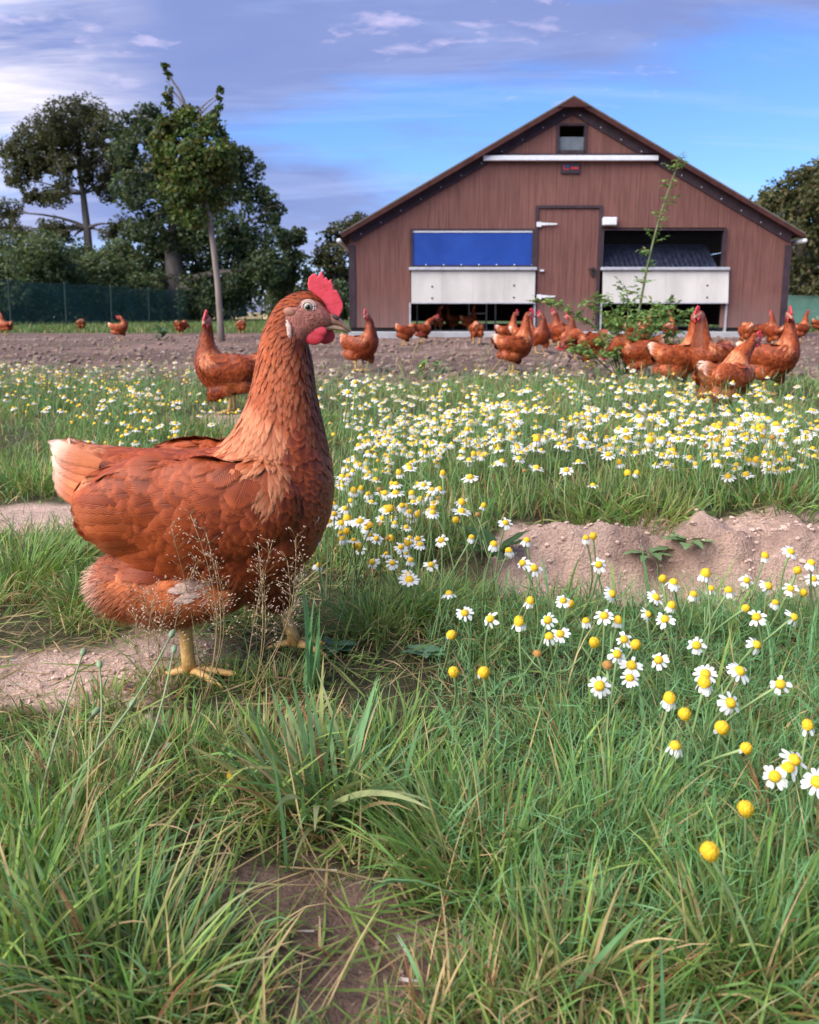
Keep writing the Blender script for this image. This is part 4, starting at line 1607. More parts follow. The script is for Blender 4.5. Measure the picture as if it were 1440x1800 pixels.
    for sgn in (-1, 1):
        for i in range(0 if sgn < 0 else 2, tn):
            f = i / (tn - 1)
            A = []
            for px, py in ((205 - 14 * f, 806 + 72 * f), (150 - 8 * f, 791 + 62 * f), (103 + 8 * f + 6 * (i % 2), 780 + 50 * f)):
                q = hp(px, py)
                A.append([q[0], 0.0, q[1]])
            A[0][1], A[1][1], A[2][1] = sgn * (.044 - .010 * abs(f - .5)), sgn * .031, sgn * (.013 + .006 * f)
            A = pose.pt(np.array(A), 0, 0)
            rows = nrow
            vs, c_, u_, fs = [], [], [], []
            cb, ct = C_BUFF * r.uniform(0.9, 1.4), C_PALE * r.uniform(0.75, 1.2)
            nn = np.array([-0.12, sgn * 1.0, 0.35])
            d = A[2] - A[0]
            d /= np.linalg.norm(d)
            nn = nn - d * (nn @ d)
            nn /= np.linalg.norm(nn)
            side = np.cross(nn, d)
            for k in range(rows):
                ff = k / (rows - 1)
                q = A[0] * (1 - ff) ** 2 + (2 * A[1] - .5 * A[0] - .5 * A[2]) * 2 * ff * (1 - ff) + A[2] * ff ** 2
                q = q + nn * (.002 + .0022 * (tn - i) / tn)
                wv = 0.019 * (1 if near else 1.5) * min(1, 0.5 + 1.2 * ff) * math.sqrt(max(0.0, 1 - max(0, (ff - 0.55) / 0.46) ** 2.4)) + 0.002
                mt = min(1, max(0, (ff - 0.45) / 0.5))
                for u, s_ in ((0, -1), (0.5, 0), (1, 1)):
                    vs.append(q + side * s_ * wv * 0.5 + nn * (0.002 if s_ == 0 else 0))
                    c_.append(cb * (1 - mt) + ct * mt)
                    u_.append((u, ff))
            for k in range(rows - 1):
                for j in range(2):
                    fs.append((k * 3 + j, k * 3 + j + 1, k * 3 + j + 4, k * 3 + j + 3))
            tl.append((vs, fs, c_, u_))
    single('tail_feather', tl)
    nrow = save

    # ---- downy fluff round the thigh, vent and belly
    nf = 15000 if near else 700
    FV2, FF2, FC2, FU2 = [], [], [], []
    k0 = 0
    ks = r.choice(len(polys), nf * 8, p=ar / ar.sum())
    zc = hp(300, 970)[1]
    xv = hp(240, 1000)[0]
    done = 0
    for kpoly in ks:
        p = cen[kpoly]
        ix = near_i[polys[int(kpoly)].vertices[0]]
        tv = Tf[ix]
        thigh = p[2] < zc and tv < 9
        vent = tv < 4.6 and p[2] < hp(200, 930)[1]
        if not (thigh or vent) or p[2] < hp(345, 1080)[1]:
            continue
        n = np.array(polys[int(kpoly)].normal)
        d = np.array([-0.75, 0, -0.35]) + n * (0.40 if p[0] < xv else 0.14) + r.normal(size=3) * 0.2
        if p[2] < hp(345, 1075)[1]:
            d = np.array([-0.15, 0, -0.9]) + n * 0.15 + r.normal(size=3) * 0.12
        d /= np.linalg.norm(d)
        ln = r.uniform(.008, .018) * (1.0 if p[2] > hp(345, 1080)[1] else 0.6)
        wv = (.0005 if near else .0018) * r.uniform(0.7, 1.3)
        s = np.cross(n, d)
        s /= np.linalg.norm(s) + 1e-9
        pale = (0.8 if near else 0.35) * np.clip((xv + 0.002 - p[0]) / 0.035, 0, 1)
        if near and abs(p[0] - hp(380, 995)[0]) < 0.018 and abs(p[2] - hp(380, 995)[1]) < 0.016 and p[1] < 0:
            pale = 1.0
        if near and abs(p[0] - hp(290, 1060)[0]) < 0.010 and abs(p[2] - hp(290, 1058)[1]) < 0.010 and p[1] < 0:
            pale = 0.9
        c0 = C_BUFF * r.uniform(0.75, 1.1)
        c0 = c0 * (1 - pale) + C_PALE * pale
        c1 = c0 * 0.9 + C_PALE * 0.10
        mid_ = p + d * ln * 0.55 + n * ln * 0.05
        tip = p + d * ln + np.array([0, 0, -0.12 * ln])
        FV2 += [p - s * wv, p + s * wv, mid_ + s * wv * 0.8, mid_ - s * wv * 0.8, tip + s * wv * 0.15, tip - s * wv * 0.15]
        FC2 += [c0, c0, c0, c0, c1, c1]
        FU2 += [(0.4, 0), (0.6, 0), (0.6, 0.5), (0.4, 0.5), (0.5, 1), (0.5, 1)]
        FF2 += [(k0, k0 + 1, k0 + 2, k0 + 3), (k0 + 3, k0 + 2, k0 + 4, k0 + 5)]
        k0 += 6
        done += 1
        if done >= nf:
            break
    out.append(('down', mesh_np('down', np.array(FV2), np.array(FF2), np.array(FC2), np.array(FU2)), 'feather', 'stuff'))

    # ---- head parts
    def headpts(A):
        return pose.pt(np.array(A), 1.0, 1.0)

    def h3(px, py, y):
        q = hp(px, py)
        return [q[0], y, q[1]]
    comb = [(541, 499), (543, 488), (550, 481), (556, 481), (558, 488), (561, 484), (567, 475), (570, 492), (574, 486), (578, 496), (582, 489), (586, 503), (588, 511), (592, 509), (598, 521), (603, 533), (603, 543), (599, 552),
            (594, 560), (583, 553), (573, 543), (563, 528), (551, 515), (543, 510)]
    n = len(comb)
    cv = [h3(x, y, -0.0028) for x, y in comb] + [h3(x, y, 0.0028) for x, y in comb]
    cv = headpts(cv)
    cf = [tuple(range(n)), tuple(range(2 * n - 1, n - 1, -1))] + [(i, i + n, (i + 1) % n + n, (i + 1) % n) for i in range(n)]
    cb_ = MB().add(cv, cf)
    bmm = bmesh.new()
    bmm.from_mesh(cb_.mesh('comb'))
    bmesh.ops.recalc_face_normals(bmm, faces=bmm.faces)
    bmesh.ops.triangulate(bmm, faces=bmm.faces)
    cm_ = bpy.data.meshes.new('comb')
    bmm.to_mesh(cm_)
    bmm.free()
    out.append(('comb', remesh(cm_, 0.0009, 2) if near else cm_, 'comb', None))
    hr = Matrix.Rotation(pose.yaw, 3, 'Z')
    sg, rg = (16, 10) if near else (8, 6)
    for sgn in (-1, 1):
        wm = MB()
        for (px, py, ox, rx, ry, rz) in ((558 if sgn < 0 else 566, 582, 0, .0115, .0036, .0070), (554 if sgn < 0 else 570, 591, 0, .0108, .0034, .0088)):
            wm.ellipsoid(headpts([h3(px, py, sgn * 0.0108)])[0], (rx, ry, rz), sg, rg, Matrix.Rotation(pose.yaw, 3, 'Z') @ Matrix.Rotation(-pose.bend - pose.head, 3, 'Y'))
        wmm = remesh(wm.mesh('wattle'), 0.0009, 3) if near else wm.mesh('wattle', True)
        out.append(('wattle', wmm, 'comb', None))
    # beak: two lofts
    for nm, mat, secs in (('upper_beak', 'beak', [((574, 546), (562, 571), .0105), ((588, 553), (580, 571), .0085), ((600, 561), (596, 573), .0062), ((610, 572), (608, 579), .0036), ((617, 584), (615, 585), .0008)]),
                          ('lower_beak', 'beak_low', [((566, 566), (570, 581), .0088), ((584, 567), (586, 580), .0068), ((600, 570), (600, 582), .0046), ((612, 579), (611, 586), .0018)])):
        nn_ = 10
        vs, fs = [], []
        for (u, l, wd) in secs:
            a, b = hp(*u), hp(*l)
            for k in range(nn_):
                g = 2 * math.pi * k / nn_
                q = (a + b) / 2 + (a - b) / 2 * math.cos(g)
                vs.append([q[0], wd * math.sin(g) * (1 - 0.25 * math.cos(g)), q[1]])
        vs = headpts(vs)
        for i in range(len(secs) - 1):
            for k in range(nn_):
                k2 = (k + 1) % nn_
                fs.append((i * nn_ + k, (i + 1) * nn_ + k, (i + 1) * nn_ + k2, i * nn_ + k2))
        fs.append(tuple((len(secs) - 1) * nn_ + k for k in range(nn_ - 1, -1, -1)))
        out.append((nm, MB().add(vs, fs).mesh(nm, True), mat, None))
    for sgn in (-1, 1):
        # find the face surface at the eye
        e0 = headpts([h3(545, 540, sgn * 0.1), h3(545, 540, 0.0)])
        o_, dr = Vector(e0[0]), Vector(e0[1] - e0[0]).normalized()
        hit = bvh.ray_cast(o_, dr)
        c = hit[0] if hit[0] is not None else Vector(e0[1]) - dr * 0.018
        rad = .0056
        c = c + dr * rad * 0.55
        out.append(('eye', MB().ellipsoid(c, (rad, rad, rad), sg, rg).mesh('eye', True), 'eye_white', None))
        pr = MB().ellipsoid(c - dr * rad * 0.78, (.0028, .0018, .0028), 12, 6, hr)
        out.append(('pupil', pr.mesh('pupil', True), 'pupil', None))
        if near:
            ring = MB()
            side = dr.cross(Vector((0, 0, 1))).normalized()
            upv = side.cross(dr).normalized()
            nk = 24
            rp = [c - dr * rad * 0.45 + (side * math.cos(2 * math.pi * k / nk) * 1.10 + upv * math.sin(2 * math.pi * k / nk) * 0.98) * rad for k in range(nk + 1)]
            ring.tube(rp, .0011, 6)
            rp = [c - dr * rad * 0.30 + (side * math.cos(2 * math.pi * k / nk) * 1.42 + upv * math.sin(2 * math.pi * k / nk) * 1.28) * rad for k in range(nk + 1)]
            ring.tube(rp, .0010, 6)
            out.append(('eyelid', ring.mesh('eyelid', True), 'eyelid', None))
            e1 = headpts([h3(591, 557, sgn * 0.1), h3(591, 557, 0.0)])
            nc = Vector(e1[1]) - (Vector(e1[1]) - Vector(e1[0])).normalized() * 0.0068
            out.append(('nostril', MB().ellipsoid(nc, (.0042, .0016, .0022), 10, 6, Matrix.Rotation(R(35), 3, 'Y')).mesh('nostril', True), 'nostril', None))
            lb = headpts([h3(514, 549, sgn * 0.1), h3(514, 549, 0.0)])
            dr2 = Vector(lb[1] - lb[0]).normalized()
            hit = bvh.ray_cast(Vector(lb[0]), dr2)
            if hit[0] is not None:
                lm = MB().ellipsoid(hit[0] + dr2 * .001, (.0072, .0032, .0052), 14, 8, Matrix.Rotation(R(12), 3, 'Y'))
                out.append(('earlobe', lm.mesh('earlobe', True), 'earlobe', None))
                tf = MB()
                for k in range(26):
                    a0 = hp(507 + r.uniform(0, 4), 561 + k * 0.9)
                    hh = bvh.ray_cast(Vector((a0[0], sgn * 0.1, a0[1])), Vector((0, -sgn, 0)))
                    if hh[0] is None:
                        continue
                    b0 = hh[0]
                    tf.tube([b0, b0 + Vector((.003, sgn * .0025, -.004)), b0 + Vector((.005, sgn * .002, -.010))], [.0006, .0005, .0001], 4)
                out.append(('ear_tuft', tf.mesh('ear_tuft', True), 'eyelid', None))
    return out


def leg_mesh(top, ankle, foot_z, fwd=1.0, near=True):
    """shank, three toes forward and one back, with claws"""
    mb = MB()
    top, ankle = Vector(top), Vector(ankle)
    mb.tube([top, top.lerp(ankle, 0.3), top.lerp(ankle, 0.7), ankle], [.0085, .0072, .0070, .0078], 8)
    for a, ln in ((-32, .034), (0, .044), (32, .034), (178, .020)):
        d = Vector((math.cos(R(a)), math.sin(R(a)), 0)) * ln
        e = Vector((ankle.x, ankle.y, foot_z)) + d
        k = Vector((ankle.x, ankle.y, foot_z)) + d * 0.45
        mb.tube([ankle, k + Vector((0, 0, .010)), e + Vector((0, 0, .006)), e + d.normalized() * .006 + Vector((0, 0, .0055))], [.0058, .0044, .0036, .0024], 7)
        mb.tube([e + d.normalized() * .005 + Vector((0, 0, .006)), e + d.normalized() * .012 + Vector((0, 0, .003)), e + d.normalized() * .016 + Vector((0, 0, .0))], [.0026, .0018, .0004], 5)
    return mb.mesh('leg', True)


def hen_legs(pose, near_leg=((341, 1060), (349, 1160)), far_leg=((480, 1068), (512, 1152)), same=False):
    res = []
    for sgn, (a, b) in ((-1, near_leg), (1, far_leg)):
        y = sgn * 0.042
        qa, qb = hp(*a), hp(*b)
        res.append(('leg', leg_mesh((qa[0], y, qa[1]), (qb[0], y * 0.9, 0.010), 0.002), 'shank', None))
    return res


HEN_CACHE = {}


def hen(posename, loc, heading, label, scale=1.0, group=None):
    meshes = HEN_CACHE[posename]
    root = empty('hen', loc, R(heading))
    root.scale = (scale,) * 3
    parts = {}
    for name, m, mat, kind in meshes:
        par = root
        if name in ('pupil', 'eyelid') and 'eye' in parts:
            par = parts['eye']
        o = link(name, m, M[mat], par)
        parts[name] = o
        if kind:
            o['kind'] = kind
    tag(root, label, 'hen', group)
    return root


def make_hens():
    HEN_CACHE['main'] = hen_meshes(Pose(), 2) + hen_legs(None)
    legs = hen_legs(None, ((345, 1050), (350, 1160)), ((352, 1050), (372, 1160)))
    HEN_CACHE['alert'] = hen_meshes(Pose(), 1) + legs
    HEN_CACHE['turn'] = hen_meshes(Pose(6, 0, -82), 1) + legs
    HEN_CACHE['turn_left'] = hen_meshes(Pose(6, 0, 80), 1) + legs
    HEN_CACHE['turn_back'] = hen_meshes(Pose(0, 0, 70), 1) + legs
    HEN_CACHE['peck'] = hen_meshes(Pose(-98, 8, 0, -10), 1) + legs
    HEN_CACHE['forward'] = hen_meshes(Pose(-38, 22, 0), 1) + legs
    HEN_CACHE['preen'] = hen_meshes(Pose(30, 20, 150), 1) + legs
    hen('main', (_h0.x, YH, HZ0), 0, 'large chestnut hen in profile with pink comb, nearest the camera')
    G = 'hens ranging in front of the barn'
    lst = [
        # pose, feet px, z of ground guess, heading, label, scale
        ('turn_left', (412, 727), 184, 'hen facing the camera just behind the nearest hen', 1.0),
        ('turn', (630, 652), -30, 'upright hen alone in front of the barn corner', 1.0),
        ('alert', (13, 588), 160, 'tiny distant hen at the left edge by the netting', 1.0),
        ('peck', (143, 583), 100, 'tiny far hen standing near the netting, second from left edge', 1.0),
        ('preen', (208, 597), 0, 'hen preening with its head turned back on the far left', 1.0),
        ('peck', (316, 589), 60, 'small far hen pecking with tail raised left of the thin trunk', 1.0),
        ('peck', (424, 587), 90, 'tiny far hen on the grass right of the thin trunk', 1.0),
        ('peck', (708, 607), 20, 'hen pecking below the left pop hole of the barn', 1.0),
        ('forward', (740, 603), 10, 'hen walking right at the left end of the pop hole', 1.0),
        ('peck', (838, 604), 88, 'hen seen from behind in front of the left pop hole', 1.0),
        ('alert', (897, 655), 18, 'dark brown hen with pale tail standing in the middle of the yard', 1.0),
        ('alert', (888, 612), 25, 'hen partly hidden behind the dark brown hen, left one', 1.0),
        ('turn', (914, 618), 20, 'hen with raised tail behind the dark brown hen, right one', 1.0),
        ('turn', (948, 622), -80, 'red-faced hen facing the camera beside the door', 1.0),
        ('peck', (966, 606), 20, 'small hen pecking close to the barn door', 1.0),
        ('turn_back', (988, 612), 120, 'hen with its back turned left of the bush', 1.0),
        ('turn', (1003, 632), -100, 'hen facing the camera at the left side of the bush', 1.0),
        ('peck', (1042, 646), 190, 'hen bending down to peck at the foot of the bush', 1.0),
        ('peck', (1108, 606), 15, 'hen pecking behind the middle of the bush', 1.0),
        ('alert', (1130, 606), 40, 'hen standing behind the bush close to the barn', 1.0),
        ('turn_back', (1176, 602), 60, 'hen at the right pop hole behind the bush', 1.0),
        ('peck', (1132, 668), 170, 'orange hen crouched low at the right foot of the bush', 1.0),
        ('turn', (1180, 692), 5, 'brown hen in profile with bright comb right of the bush', 1.0),
        ('alert', (1250, 690), 215, 'dark-necked hen facing left behind the orange hen', 1.0),
        ('forward', (1262, 738), 28, 'orange hen half hidden in the chamomile on the right', 0.8),
        ('turn', (1340, 694), -20, 'tall red hen with white tail near the right edge', 1.0),
        ('peck', (1315, 610), 88, 'hen seen from behind with pointed tail beside the barn corner', 1.0),
        ('peck', (1336, 606), 180, 'hen with white tail tip pecking at the barn corner', 1.0),
        ('alert', (1364, 612), 100, 'hen behind the tall red hen near the barn corner', 1.0),
        ('alert', (1402, 602), 20, 'dark hen standing right of the barn corner', 1.0),
        ('peck', (1434, 584), 0, 'tiny far hen at the right edge by the pale netting', 1.0),
    ]
    for p, (fx, fy), hd, lb, s in lst:
        q = ghit(fx, fy)
        hen(p, (q.x, q.y, float(H(q.x, q.y))), hd, lb, s * .91, G)
    for fx, Y, hd, lb in ((770, 13.3, 80, 'dim hen inside the left pop hole, leftmost'), (797, 13.6, 200, 'dim hen inside the left pop hole, middle'), (822, 13.3, 20, 'dim hen inside the left pop hole, rightmost')):
        x, _ = bp(fx, 580, Y)
        hen('turn', (x, Y, 0.08), hd, lb, 1.0, G)


make_hens()

# ------------------------------------------------------------------ grass and ground cover
G_GREEN = np.array((0.110, 0.235, 0.052))
G_BLUE = np.array((0.110, 0.225, 0.090))
G_YEL = np.array((0.205, 0.300, 0.070))
G_STRAW = np.array((0.42, 0.31, 0.155))
G_RED = np.array((0.26, 0.115, 0.055))


def blades(base, az, ln, wid, tilt, curve, col_a, col_b, segs, seed=0, twist=0.5):
    """ribbons: base (n,3); az direction of lean; curve = extra bend towards the tip"""
    r = np.random.default_rng(seed)
    n = len(base)
    s = np.linspace(0, 1, segs + 1)
    th = tilt[:, None] + curve[:, None] * s[None] ** 1.4
    ds = ln[:, None] / segs
    mid = 0.5 * (th[:, 1:] + th[:, :-1])
    hx = np.concatenate([np.zeros((n, 1)), np.cumsum(np.sin(mid) * ds, 1)], 1)
    hz = np.concatenate([np.zeros((n, 1)), np.cumsum(np.cos(mid) * ds, 1)], 1)
    dx, dy = np.cos(az), np.sin(az)
    tw = r.normal(0, twist, n)[:, None] + r.normal(0, 0.4, n)[:, None] * s[None]
    sway = r.normal(0, 0.05, n)[:, None] * s[None] ** 2 * ln[:, None]
    C = np.stack([base[:, 0, None] + dx[:, None] * hx - dy[:, None] * sway,
                  base[:, 1, None] + dy[:, None] * hx + dx[:, None] * sway,
                  base[:, 2, None] + hz], -1)
    prof = (0.75 + 0.5 * s) * (1 - s ** 2.2) + 0.04
    wv = wid[:, None] * prof[None] * 0.5
    # side vector, twisted about the blade
    sx, sy = -dy[:, None] * np.cos(tw), dx[:, None] * np.cos(tw)
    up = np.sin(tw)
    S = np.stack([sx + up * dx[:, None] * np.cos(th), sy + up * dy[:, None] * np.cos(th), -up * np.sin(th)], -1)
    V = np.stack([C - S * wv[..., None], C + S * wv[..., None]], 2)      # n, segs+1, 2, 3
    V[:, :, :, 2] = np.maximum(V[:, :, :, 2], base[:, 2][:, None, None] + 0.002)
    col = col_a[:, None, :] * (1 - s[None, :, None]) + col_b[:, None, :] * s[None, :, None]
    Cc = np.repeat(col[:, :, None, :], 2, 2)
    k = np.arange(n)[:, None] * (segs + 1) * 2 + np.arange(segs)[None] * 2
    F = np.stack([k, k + 1, k + 3, k + 2], -1).reshape(-1, 4)
    return V.reshape(-1, 3), F, Cc.reshape(-1, 3)


def grass_cols(n, r, mixw):
    """mixw: weights of green, bluish, yellow, straw, red"""
    pal = np.stack([G_GREEN, G_BLUE, G_YEL, G_STRAW, G_RED])
    k = r.choice(5, n, p=np.array(mixw) / sum(mixw))
    b = pal[k] * r.uniform(0.75, 1.3, n)[:, None]
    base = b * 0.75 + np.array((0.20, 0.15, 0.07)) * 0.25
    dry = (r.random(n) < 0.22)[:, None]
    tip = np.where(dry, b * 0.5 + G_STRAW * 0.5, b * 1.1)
    return base, tip


def merge(parts):
    V, F, C, k = [], [], [], 0
    for v, f, c in parts:
        V.append(v)
        F.append(f + k)
        C.append(c)
        k += len(v)
    return np.concatenate(V), np.concatenate(F), np.concatenate(C)


def tuft(px, py, rad, ln, n, mixw, seed, wid=0.0022, lean=0.0, laz=0.0, spread=0.75, segs=6):
    r = np.random.default_rng(seed)
    q = ghit(px, py)
    a = r.uniform(0, 2 * math.pi, n)
    rr = rad * np.sqrt(r.random(n))
    x, y = q.x + rr * np.cos(a), q.y + rr * np.sin(a)
    base = np.stack([x, y, H(x, y) - 0.004], 1)
    az = a + r.normal(0, 0.6, n)
    ca, cb = grass_cols(n, r, mixw)
    tl = np.abs(r.normal(0.12, 0.18, n)) + spread * rr / rad * 0.6
    cu = np.abs(r.normal(0.55, 0.45, n)) * spread * 1.6
    if lean:
        vx, vy = np.cos(az) * 1.0 + lean * math.cos(laz), np.sin(az) + lean * math.sin(laz)
        az = np.arctan2(vy, vx)
    return blades(base, az, ln * r.uniform(0.45, 1.15, n), wid * r.uniform(0.6, 1.3, n), tl, cu, ca, cb, segs, seed)


def inside_hen(x, y):
    return ((x - _h0.x) / 0.03) ** 2 + ((y - YH) / 0.03) ** 2 < 1


def make_grass():
    r = np.random.default_rng(77)
    # ---- foreground turf
    n = 90000
    y = 0.26 + (1.55 - 0.26) * r.random(n) ** 0.95
    x = (r.random(n) * 2 - 1) * (0.30 + y * 0.56)
    bm = bare_mask(x, y)
    dens = (1 - sstep(0.22, 0.62, bm)) * 0.95 + 0.022
    patch = sstep(0.36, 0.64, fbm(x * 10, y * 10, 3, 41))
    keep = r.random(n) < dens * (0.06 + 0.68 * patch)
    keep &= ~((y > 1.12) & (x > 0.0))
    x, y, patch = x[keep], y[keep], patch[keep]
    n = len(x)
    base = np.stack([x, y, H(x, y) - 0.003], 1)
    fx = fbm(x * 5, y * 5, 2, 43) * 6.28 * 2
    az = fx + r.normal(0, 0.9, n)
    hue = fbm(x * 4 + 3, y * 4, 3, 45)
    ca1, cb1 = grass_cols(n, r, (5, 2, 2.6, 1.2, 0.5))
    ca2, cb2 = grass_cols(n, r, (2.0, 1.2, 3.2, 2.6, 0.9))
    sel = (hue + r.normal(0, 0.12, n) > 0.54)[:, None]
    ca, cb = np.where(sel, ca2, ca1), np.where(sel, cb2, cb1)
    ln = (0.017 + 0.028 * patch) * r.uniform(0.5, 1.5, n) * np.where((x < 0.02) & (y > 0.62) & (y < 0.9), 0.55, 1.0)
    V1 = blades(base, az, ln, 0.0017 * r.uniform(0.6, 1.4, n), np.abs(r.normal(0.4, 0.4, n)), np.abs(r.normal(1.0, 0.7, n)), ca, cb, 4, 1)
    # dead, flattened blades near the soil
    m = 10000
    yy = 0.28 + 1.2 * r.random(m)
    xx = (r.random(m) * 2 - 1) * (0.3 + yy * 0.56)
    k = (bare_mask(xx, yy) < 0.75) | (r.random(m) < 0.35)
    k &= ~((yy > 1.0) & (bare_mask(xx, yy) > 0.4))
    xx, yy = xx[k], yy[k]
    m = len(xx)
    b2 = np.stack([xx, yy, H(xx, yy) + 0.002], 1)
    c2 = np.where((r.random(m) < .45)[:, None], G_STRAW * .85, G_YEL * .8) * r.uniform(0.5, 1.2, m)[:, None]
    V2 = blades(b2, r.uniform(0, 6.28, m), r.uniform(0.02, 0.09, m), r.uniform(0.001, 0.0024, m), r.normal(1.35, 0.15, m), r.normal(0.1, 0.2, m), c2, c2 * 1.1, 4, 2)
    # tall dry stalks and broad blades that break up the turf
    m = 1600
    yy = 0.30 + 0.85 * r.random(m)
    xx = (r.random(m) * 2 - 1) * (0.28 + yy * 0.55)
    k = (bare_mask(xx, yy) < 0.55) & (fbm(xx * 6 + 2, yy * 6, 3, 91) > 0.45) & ~((yy > 0.66) & (xx < 0.05))
    xx, yy = xx[k], yy[k]
    m = len(xx)
    dryk = (r.random(m) < .45)[:, None]
    c3 = np.where(dryk, np.where((r.random(m) < .3)[:, None], G_RED, G_STRAW * 1.15), np.where((r.random(m) < .5)[:, None], G_BLUE * 1.2, G_YEL)) * r.uniform(.75, 1.2, m)[:, None]
    V3 = blades(np.stack([xx, yy, H(xx, yy) - .002], 1), r.uniform(-0.8, 2.4, m), r.uniform(.04, .10, m), np.where(dryk[:, 0], .0013, .0034) * r.uniform(.7, 1.3, m), np.abs(r.normal(.5, .35, m)), np.abs(r.normal(.6, .6, m)), c3, c3 * 1.1, 5, 22)
    m = 70000
    yy = -0.6 + 2.1 * r.random(m)
    xx = (r.random(m) * 2 - 1) * 2.4
    k = (np.abs(xx) > 0.26 + np.maximum(yy, 0) * 0.55) | (yy < 0.30)
    k &= (bare_mask(xx, np.maximum(yy, .3)) < 0.6) & (fbm(xx * 6, yy * 6, 3, 41) > 0.42)
    xx, yy = xx[k], yy[k]
    k = np.hypot(xx, yy) > 0.12
    xx, yy = xx[k], yy[k]
    m = len(xx)
    ca4, cb4 = grass_cols(m, r, (5, 2, 2.6, 1.4, .5))
    V4 = blades(np.stack([xx, yy, H(xx, yy) - .003], 1), r.uniform(0, 6.28, m), r.uniform(.025, .075, m), r.uniform(.002, .004, m), np.abs(r.normal(.4, .4, m)), np.abs(r.normal(.9, .6, m)), ca4, cb4, 3, 23)
    V, F, C = merge([V1, V2, V3, V4])
    tag(link('turf_grass', mesh_np('turf_grass', V, F, C), M['grass']), 'short uneven green grass covering the foreground', 'grass', kind='stuff')

    # ---- mixed grass of the meadow behind
    n = 62000
    y = 1.22 + (5.1 - 1.22) * r.random(n) ** 1.25
    x = (r.random(n) * 2 - 1) * (0.25 + y * 0.56)
    bm = bare_mask(x, y)
    dens = 1 - sstep(0.25, 0.7, bm)
    patch = sstep(0.3, 0.65, fbm(x * 3.3, y * 3.3, 3, 47))
    keep = r.random(n) < dens * (0.30 + 0.60 * patch) + 0.015 * (y < 4.6)
    x, y, patch = x[keep], y[keep], patch[keep]
    n = len(x)
    base = np.stack([x, y, H(x, y) - 0.003], 1)
    hue = fbm(x * 1.7 + 3, y * 1.7, 3, 49)
    ca1, cb1 = grass_cols(n, r, (5, 3, 2.2, 0.8, 0.2))
    ca2, cb2 = grass_cols(n, r, (2, 2, 2.6, 2.6, 0.8))
    sel = (hue + r.normal(0, 0.12, n) > 0.53)[:, None]
    ln = (0.024 + 0.042 * patch) * r.uniform(0.5, 1.4, n) * (1 - 0.25 * sstep(3, 5, y))
    V1 = blades(base, r.uniform(0, 6.28, n), ln, (0.0022 + 0.0009 * (y - 1)) * r.uniform(0.6, 1.3, n), np.abs(r.normal(0.18, 0.2, n)), np.abs(r.normal(0.7, 0.5, n)),
                np.where(sel, ca2, ca1), np.where(sel, cb2, cb1), 3, 3)
    m = 42000
    yy = 1.3 + 3.6 * r.random(m)
    xx = (r.random(m) * 2 - 1) * 5.5
    k = (np.abs(xx) > 0.22 + yy * 0.55) & (bare_mask(xx, yy) < 0.6)
    xx, yy = xx[k], yy[k]
    m = len(xx)
    ca4, cb4 = grass_cols(m, r, (5, 3, 2.2, 1.2, .3))
    W = blades(np.stack([xx, yy, H(xx, yy) - .003], 1), r.uniform(0, 6.28, m), r.uniform(.03, .09, m), r.uniform(.003, .007, m), np.abs(r.normal(.25, .3, m)), np.abs(r.normal(.7, .5, m)), ca4, cb4, 2, 24)
    V, F, C = merge([V1, W])
    tag(link('meadow_grass', mesh_np('meadow_grass', V, F, C), M['grass']), 'loose green grass of the meadow between the flowers', 'grass', kind='stuff')

    # ---- fine thread-like leaves of the chamomile
    n = 52000
    y = 1.2 + (4.7 - 1.2) * r.random(n) ** 1.15
    x = (r.random(n) * 2 - 1) * (0.2 + y * 0.55)
    k = (bare_mask(x, y) < 0.42) & (r.random(n) < flower_density(x, y) * 1.2 + 0.12)
    x, y = x[k], y[k]
    n = len(x)
    zz = H(x, y) + r.random(n) ** 1.2 * 0.115
    c = np.where((r.random(n) < 0.75)[:, None], G_BLUE * 1.1, np.where((r.random(n) < 0.5)[:, None], G_YEL, G_STRAW * 0.8)) * r.uniform(0.7, 1.3, n)[:, None]
    V, F, C = blades(np.stack([x, y, zz], 1), r.uniform(0, 6.28, n), r.uniform(0.02, 0.065, n), 0.0011 + 0.0007 * (y - 1), r.uniform(0, 1.3, n), r.normal(0.2, 0.6, n), c, c * 1.15, 2, 4)
    # the same feathery leaves in the foreground drift on the right
    m = 17000
    y2 = 0.42 + 0.6 * r.random(m)
    x2 = 0.02 + (0.1 + y2 * 0.52) * r.random(m) ** 0.8
    kk = bare_mask(x2, y2) < 0.5
    x2, y2 = x2[kk], y2[kk]
    m = len(x2)
    c2 = G_BLUE * r.uniform(0.9, 1.6, m)[:, None]
    W = blades(np.stack([x2, y2, H(x2, y2) + r.random(m) ** 1.5 * 0.055], 1), r.uniform(0, 6.28, m), r.uniform(0.012, 0.03, m), np.full(m, 0.0009), r.uniform(0, 1.4, m), r.normal(0.2, 0.6, m), c2, c2 * 1.15, 2, 5)
    V, F, C = merge([(V, F, C), W])
    tag(link('chamomile_foliage', mesh_np('chamomile_foliage', V, F, C), M['grass']), 'feathery grey-green chamomile leaves and thin stalks', 'foliage', kind='stuff')

    # ---- verge beyond the yard
    n = 26000
    y = 15.0 + 26 * r.random(n) ** 1.6
    x = (r.random(n) * 2 - 1) * (1 + y * 0.56)
    k = (bare_mask(x, y) < 0.5) & ((x < -1.0) | (x > 5.5))
    x, y = x[k], y[k]
    n = len(x)
    ca, cb = grass_cols(n, r, (5, 3, 2, 1.2, 0.1))
    ca, cb = ca * .75, cb * .75
    V, F, C = blades(np.stack([x, y, H(x, y) - 0.01], 1), r.uniform(0, 6.28, n), r.uniform(0.05, 0.16, n), r.uniform(0.012, 0.03, n), np.abs(r.normal(0.2, 0.2, n)), np.abs(r.normal(0.5, 0.4, n)), ca, cb, 2, 6)
